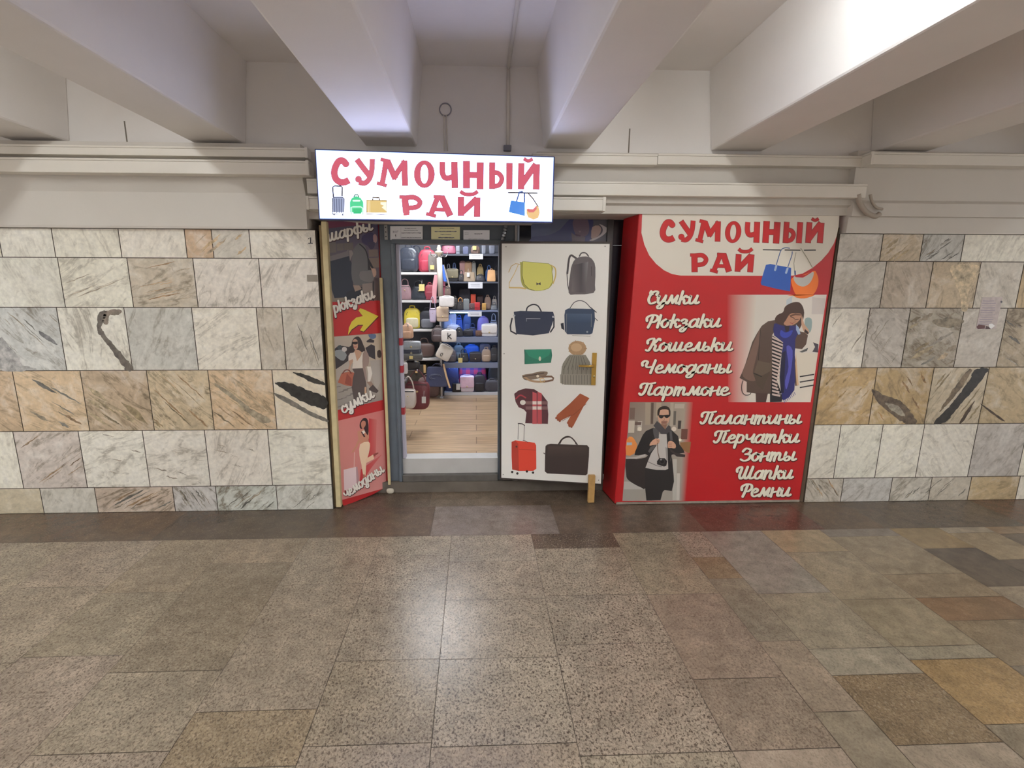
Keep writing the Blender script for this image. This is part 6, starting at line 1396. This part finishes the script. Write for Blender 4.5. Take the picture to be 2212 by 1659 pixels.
bag('tote', (962, 787, 992, 850), yr+.02, (58, 66, 110), 'navy gift-like tote on the plinth left of the plaid bag', s5, group=GL2, c2=(150, 170, 220), hf=.1)
bag('wallet', (977, 828, 996, 849), yr-.05, (44, 42, 46), 'black box bag with a white tag at the front of the plinth', s5, tagbox=(985.5, 829, 994, 842), group=GL2)
bag('flap', (994, 813, 1024, 850), yr-.05, (196, 186, 196), 'pale pink flap bag with a green edge in front of the plaid bag', s5, c2=(214, 184, 204), group=GL2)
bag('backpack', (1022, 806, 1050, 850), yr-.04, (50, 50, 62), 'black backpack in front of the plaid bag', s5, group=GL2, c2=(40, 40, 46))
bag('duffel', (1047, 818, 1078, 850), yr-.04, (70, 70, 80), 'dark grey sports bag at the right end of the plinth', s5, group=GL2, hf=.1)
bag('backpack', (1054, 776, 1080, 850), yr+.1, (66, 68, 72), 'tall dark backpack behind the grey sports bag', s5, group=GL2)

# ---- display stand with hanging bags
YP = 5.71
pt, pb = onY(950, 524, YP), onY(954, 851, YP)
ST = thing('display_stand', 'tall white display pole between the two shelf units, hung with bags', 'stand', (pb.x, YP, ZI))
MB().box(pb.x-.02, pb.x+.02, YP-.02, YP+.02, ZI, ZI+.012).build('foot', WSH, ST)
MB().tube([(pb.x, YP, ZI+.02), (pb.x, YP, 2.02)], .012, 10).build('pole', WSH, ST)
zf = onY(948, 545, YP).z
MB().lathe([(.012, -.05), (.02, -.03), (.044, -.01), (.05, .0), (.04, .012), (.018, .02), (.026, .04), (.016, .07), (.006, .10)], (pb.x, YP, zf), 18).build('finial', mat('cream finial', C(214, 200, 176), .4), ST)
for k in range(4):
    q_ = k*PI/2+.5; v = Vector((math.cos(q_), math.sin(q_), 0))
    c = Vector((pb.x, YP, zf-.03)); MB().tube(smoothpts([c+v*.012, c+v*.07+Vector((0, 0, -.02)), c+v*.10, c+v*.105+Vector((0, 0, .035))], 4), .006, 7).build('hook', mat('chrome hook', C(200, 196, 196), .25, .9), ST)
for px_, py_, dy_ in ((965, 641, -.20), (957, 665, -.10), (945, 706, -.14), (970, 714, -.25), (952, 748, -.18), (943, 788, -.11), (966, 619, -.08), (934, 642, -.06)):
    q_ = onY(px_, py_, YP+dy_); MB().tube([(pb.x, YP, q_.z), (q_.x, YP+dy_*.4, q_.z), (q_.x, YP+dy_+.03, q_.z-.004)], .005, 6).build('hook', mat('chrome hook', C(200, 196, 196), .25, .9), ST)
sl0, sl1 = onY(952, 640, YP-.06), onY(949, 557, YP-.06)
o = MB().tube([sl0, sl0.lerp(sl1, .5), sl1], [.031, .031, .030], 16).build('cardboard_tube', mat('off-white tube', C(210, 200, 186), .6)); tag(o, 'off-white cardboard tube hanging upright on the display stand', 'tube')
def strapthing(pts, Y, c, w_, label, name='bag_strap', cat='strap'):
    P_ = [onY(x_, y_, Y) for x_, y_ in pts]
    P_ = [Vector(p) for p in smoothpts(P_, 5)]
    return tag(MB().strap(P_, (1, 0, 0), w_, .012).build(name, leather(c)), label, cat, GL3)
strapthing([(943, 594), (939, 620), (938, 655)], YP-.02, (206, 146, 152), .05, 'pink strap hanging left of the cardboard tube')
strapthing([(958, 604), (959, 625), (960, 648)], YP-.01, (166, 84, 104), .035, 'rose strap hanging right of the cardboard tube')
strapthing([(955, 572), (958, 590), (962, 608)], YP-.03, (72, 116, 206), .034, 'blue strap beside the cardboard tube')
strapthing([(958, 572), (966, 600), (972, 625)], YP+.02, (176, 166, 156), .016, 'thin pale strap running down to the small brown bag')
bag('handbag', (960, 618, 974, 638), YP-.1, (104, 88, 80), 'small brown bag hanging right of the stand', hf=.1, group=GL3)
bag('sling', (927, 640, 942, 697), YP-.08, (176, 162, 182), 'lilac sling bag hanging left of the stand', group=GL3)
bag('camera', (949, 640, 981, 663), YP-.22, (212, 206, 202), 'white crossbody bag hanging on the stand above the beige flap bag', group=GL3)
bag('flap', (943, 664, 969, 695), YP-.12, (198, 176, 154), 'beige flap bag hanging below the white crossbody bag', group=GL3)
bag('backpack', (931, 705, 960, 740), YP-.16, (82, 70, 70), 'dark brown backpack hanging on the stand', dep=.14, group=GL3)
def kmark(t, cx_, Y, zb, wd, bh):
    MK = mat('black print', C(46, 44, 46), .5); b = MB(); y = Y-.004; s_ = bh*.5; x0, z0 = cx_-wd*.06, zb+bh*.26
    for p, q in (((0, 0), (0, 1.05)), ((0, .42), (.5, .8)), ((.1, .5), (.6, 0))):
        b.tube([(x0+p[0]*s_, y, z0+p[1]*s_), (x0+q[0]*s_, y, z0+q[1]*s_)], .005, 6)
    o = b.build('printed_mark', MK, t)
bag('camera', (953, 713, 986, 739), YP-.27, (216, 210, 204), 'white crossbody bag with a black letter mark hanging on the stand', group=GL3, mark=kmark)
def omark(t, cx_, Y, zb, wd, bh):
    MK = mat('black print', C(46, 44, 46), .5); b = MB(); y = Y-.004
    b.tube([(cx_-wd*.12+.012*math.cos(k), y, zb+bh*.3+.02*math.sin(k)) for k in [i*.6 for i in range(11)]], .003, 5)
    b.build('printed_mark', MK, t)
bag('camera', (937, 744, 968, 776), YP-.2, (196, 188, 178), 'cream square bag hanging tilted on the stand', tilt=28, group=GL3, mark=omark)
def swirl(t, cx_, Y, zb, wd, bh):
    b = MB(); y = Y-.008
    for r, ph in ((.055, 0), (.04, .5)):
        b.tube(smoothpts([(cx_-wd*.05+r*1.3*math.cos(a_), y, zb+bh*.52+r*.6*math.sin(a_)) for a_ in [ph+i*.6 for i in range(8)]], 2), .0025, 5)
    b.build('printed_mark', mat('grey print', C(110, 116, 136), .5), t)
NT = bag('tote', (919, 786, 967, 836), YP-.13, (58, 62, 88), 'navy tote with a swirling emblem hanging low on the stand', dep=.08, tilt=0, group=GL3, hf=.14, mark=swirl)
o = MB().strap([Vector(p) for p in smoothpts([onY(x_, y_, YP-.135) for x_, y_ in ((958, 786), (964, 812), (972, 838))], 5)], (1, 0, 0), .022, .006).build('tan_strap', leather((206, 176, 140)), NT)
# ---- bags just inside the door on the left
YD = 4.3
def rackpost():
    x_ = onY(862, 700, YD+.06).x
    t = thing('hanging_rack', 'narrow pale upright rack with hooks just inside the doorway on the left', 'rack', (x_, YD+.06, ZI))
    MB().box(x_-.012, x_+.016, YD+.045, YD+.075, ZI, 2.2).build('upright', mat('pale lilac paint', C(188, 184, 204), .5), t, bevel=.003)
    for (px_, py_) in ((900, 801), (880, 816), (880, 704), (872, 786)):
        q_ = onY(px_, py_, YD+.02); ye = YD-.15 if py_ == 816 else YD-.01; MB().tube([(x_, YD+.055, q_.z), (q_.x, YD+.05, q_.z), (q_.x+.01, ye, q_.z), (q_.x+.01, ye-.005, q_.z+.02)], .005, 6).build('hook', CHR, t)
rackpost()
GD = 'bags hanging just inside the doorway'
bag('backpack', (866, 700, 892, 732), YD, (206, 166, 136), 'tan rounded bag hanging inside the left of the doorway', group=GD, hf=.05)
bag('pouch', (868, 738, 908, 757), YD, (150, 154, 158), 'grey flat pouch, topmost of the stack inside the left of the doorway', group=GD)
bag('pouch', (868, 754, 909, 769), YD+.01, (52, 54, 66), 'navy flat pouch in the middle of the stack inside the doorway', group=GD)
bag('flap', (868, 764, 912, 779), YD, (96, 94, 92), 'charcoal bag with a round yellow badge at the bottom of the stack', tagc=TAGY, tagbox=(884, 769, 892, 776), group=GD)
bag('duffel', (868, 778, 906, 803), YD+.06, (50, 46, 46), 'black soft bag below the stack of pouches', group=GD, hf=.1)
bag('camera', (864, 784, 880, 808), YD-.03, (214, 206, 202), 'small white bag hanging by the left door jamb', group=GD)
bag('sack', (873, 800, 928, 886), YD-.01, (96, 42, 46), 'large burgundy shoulder bag with a white tag hanging inside the doorway', tagbox=(911, 857, 920, 871), group=GD, hf=.30)
bag('sack', (864, 815, 897, 884), YD-.17, (190, 178, 168), 'cream shoulder bag hanging low by the left door jamb', group=GD, hf=.4, dep=.11)
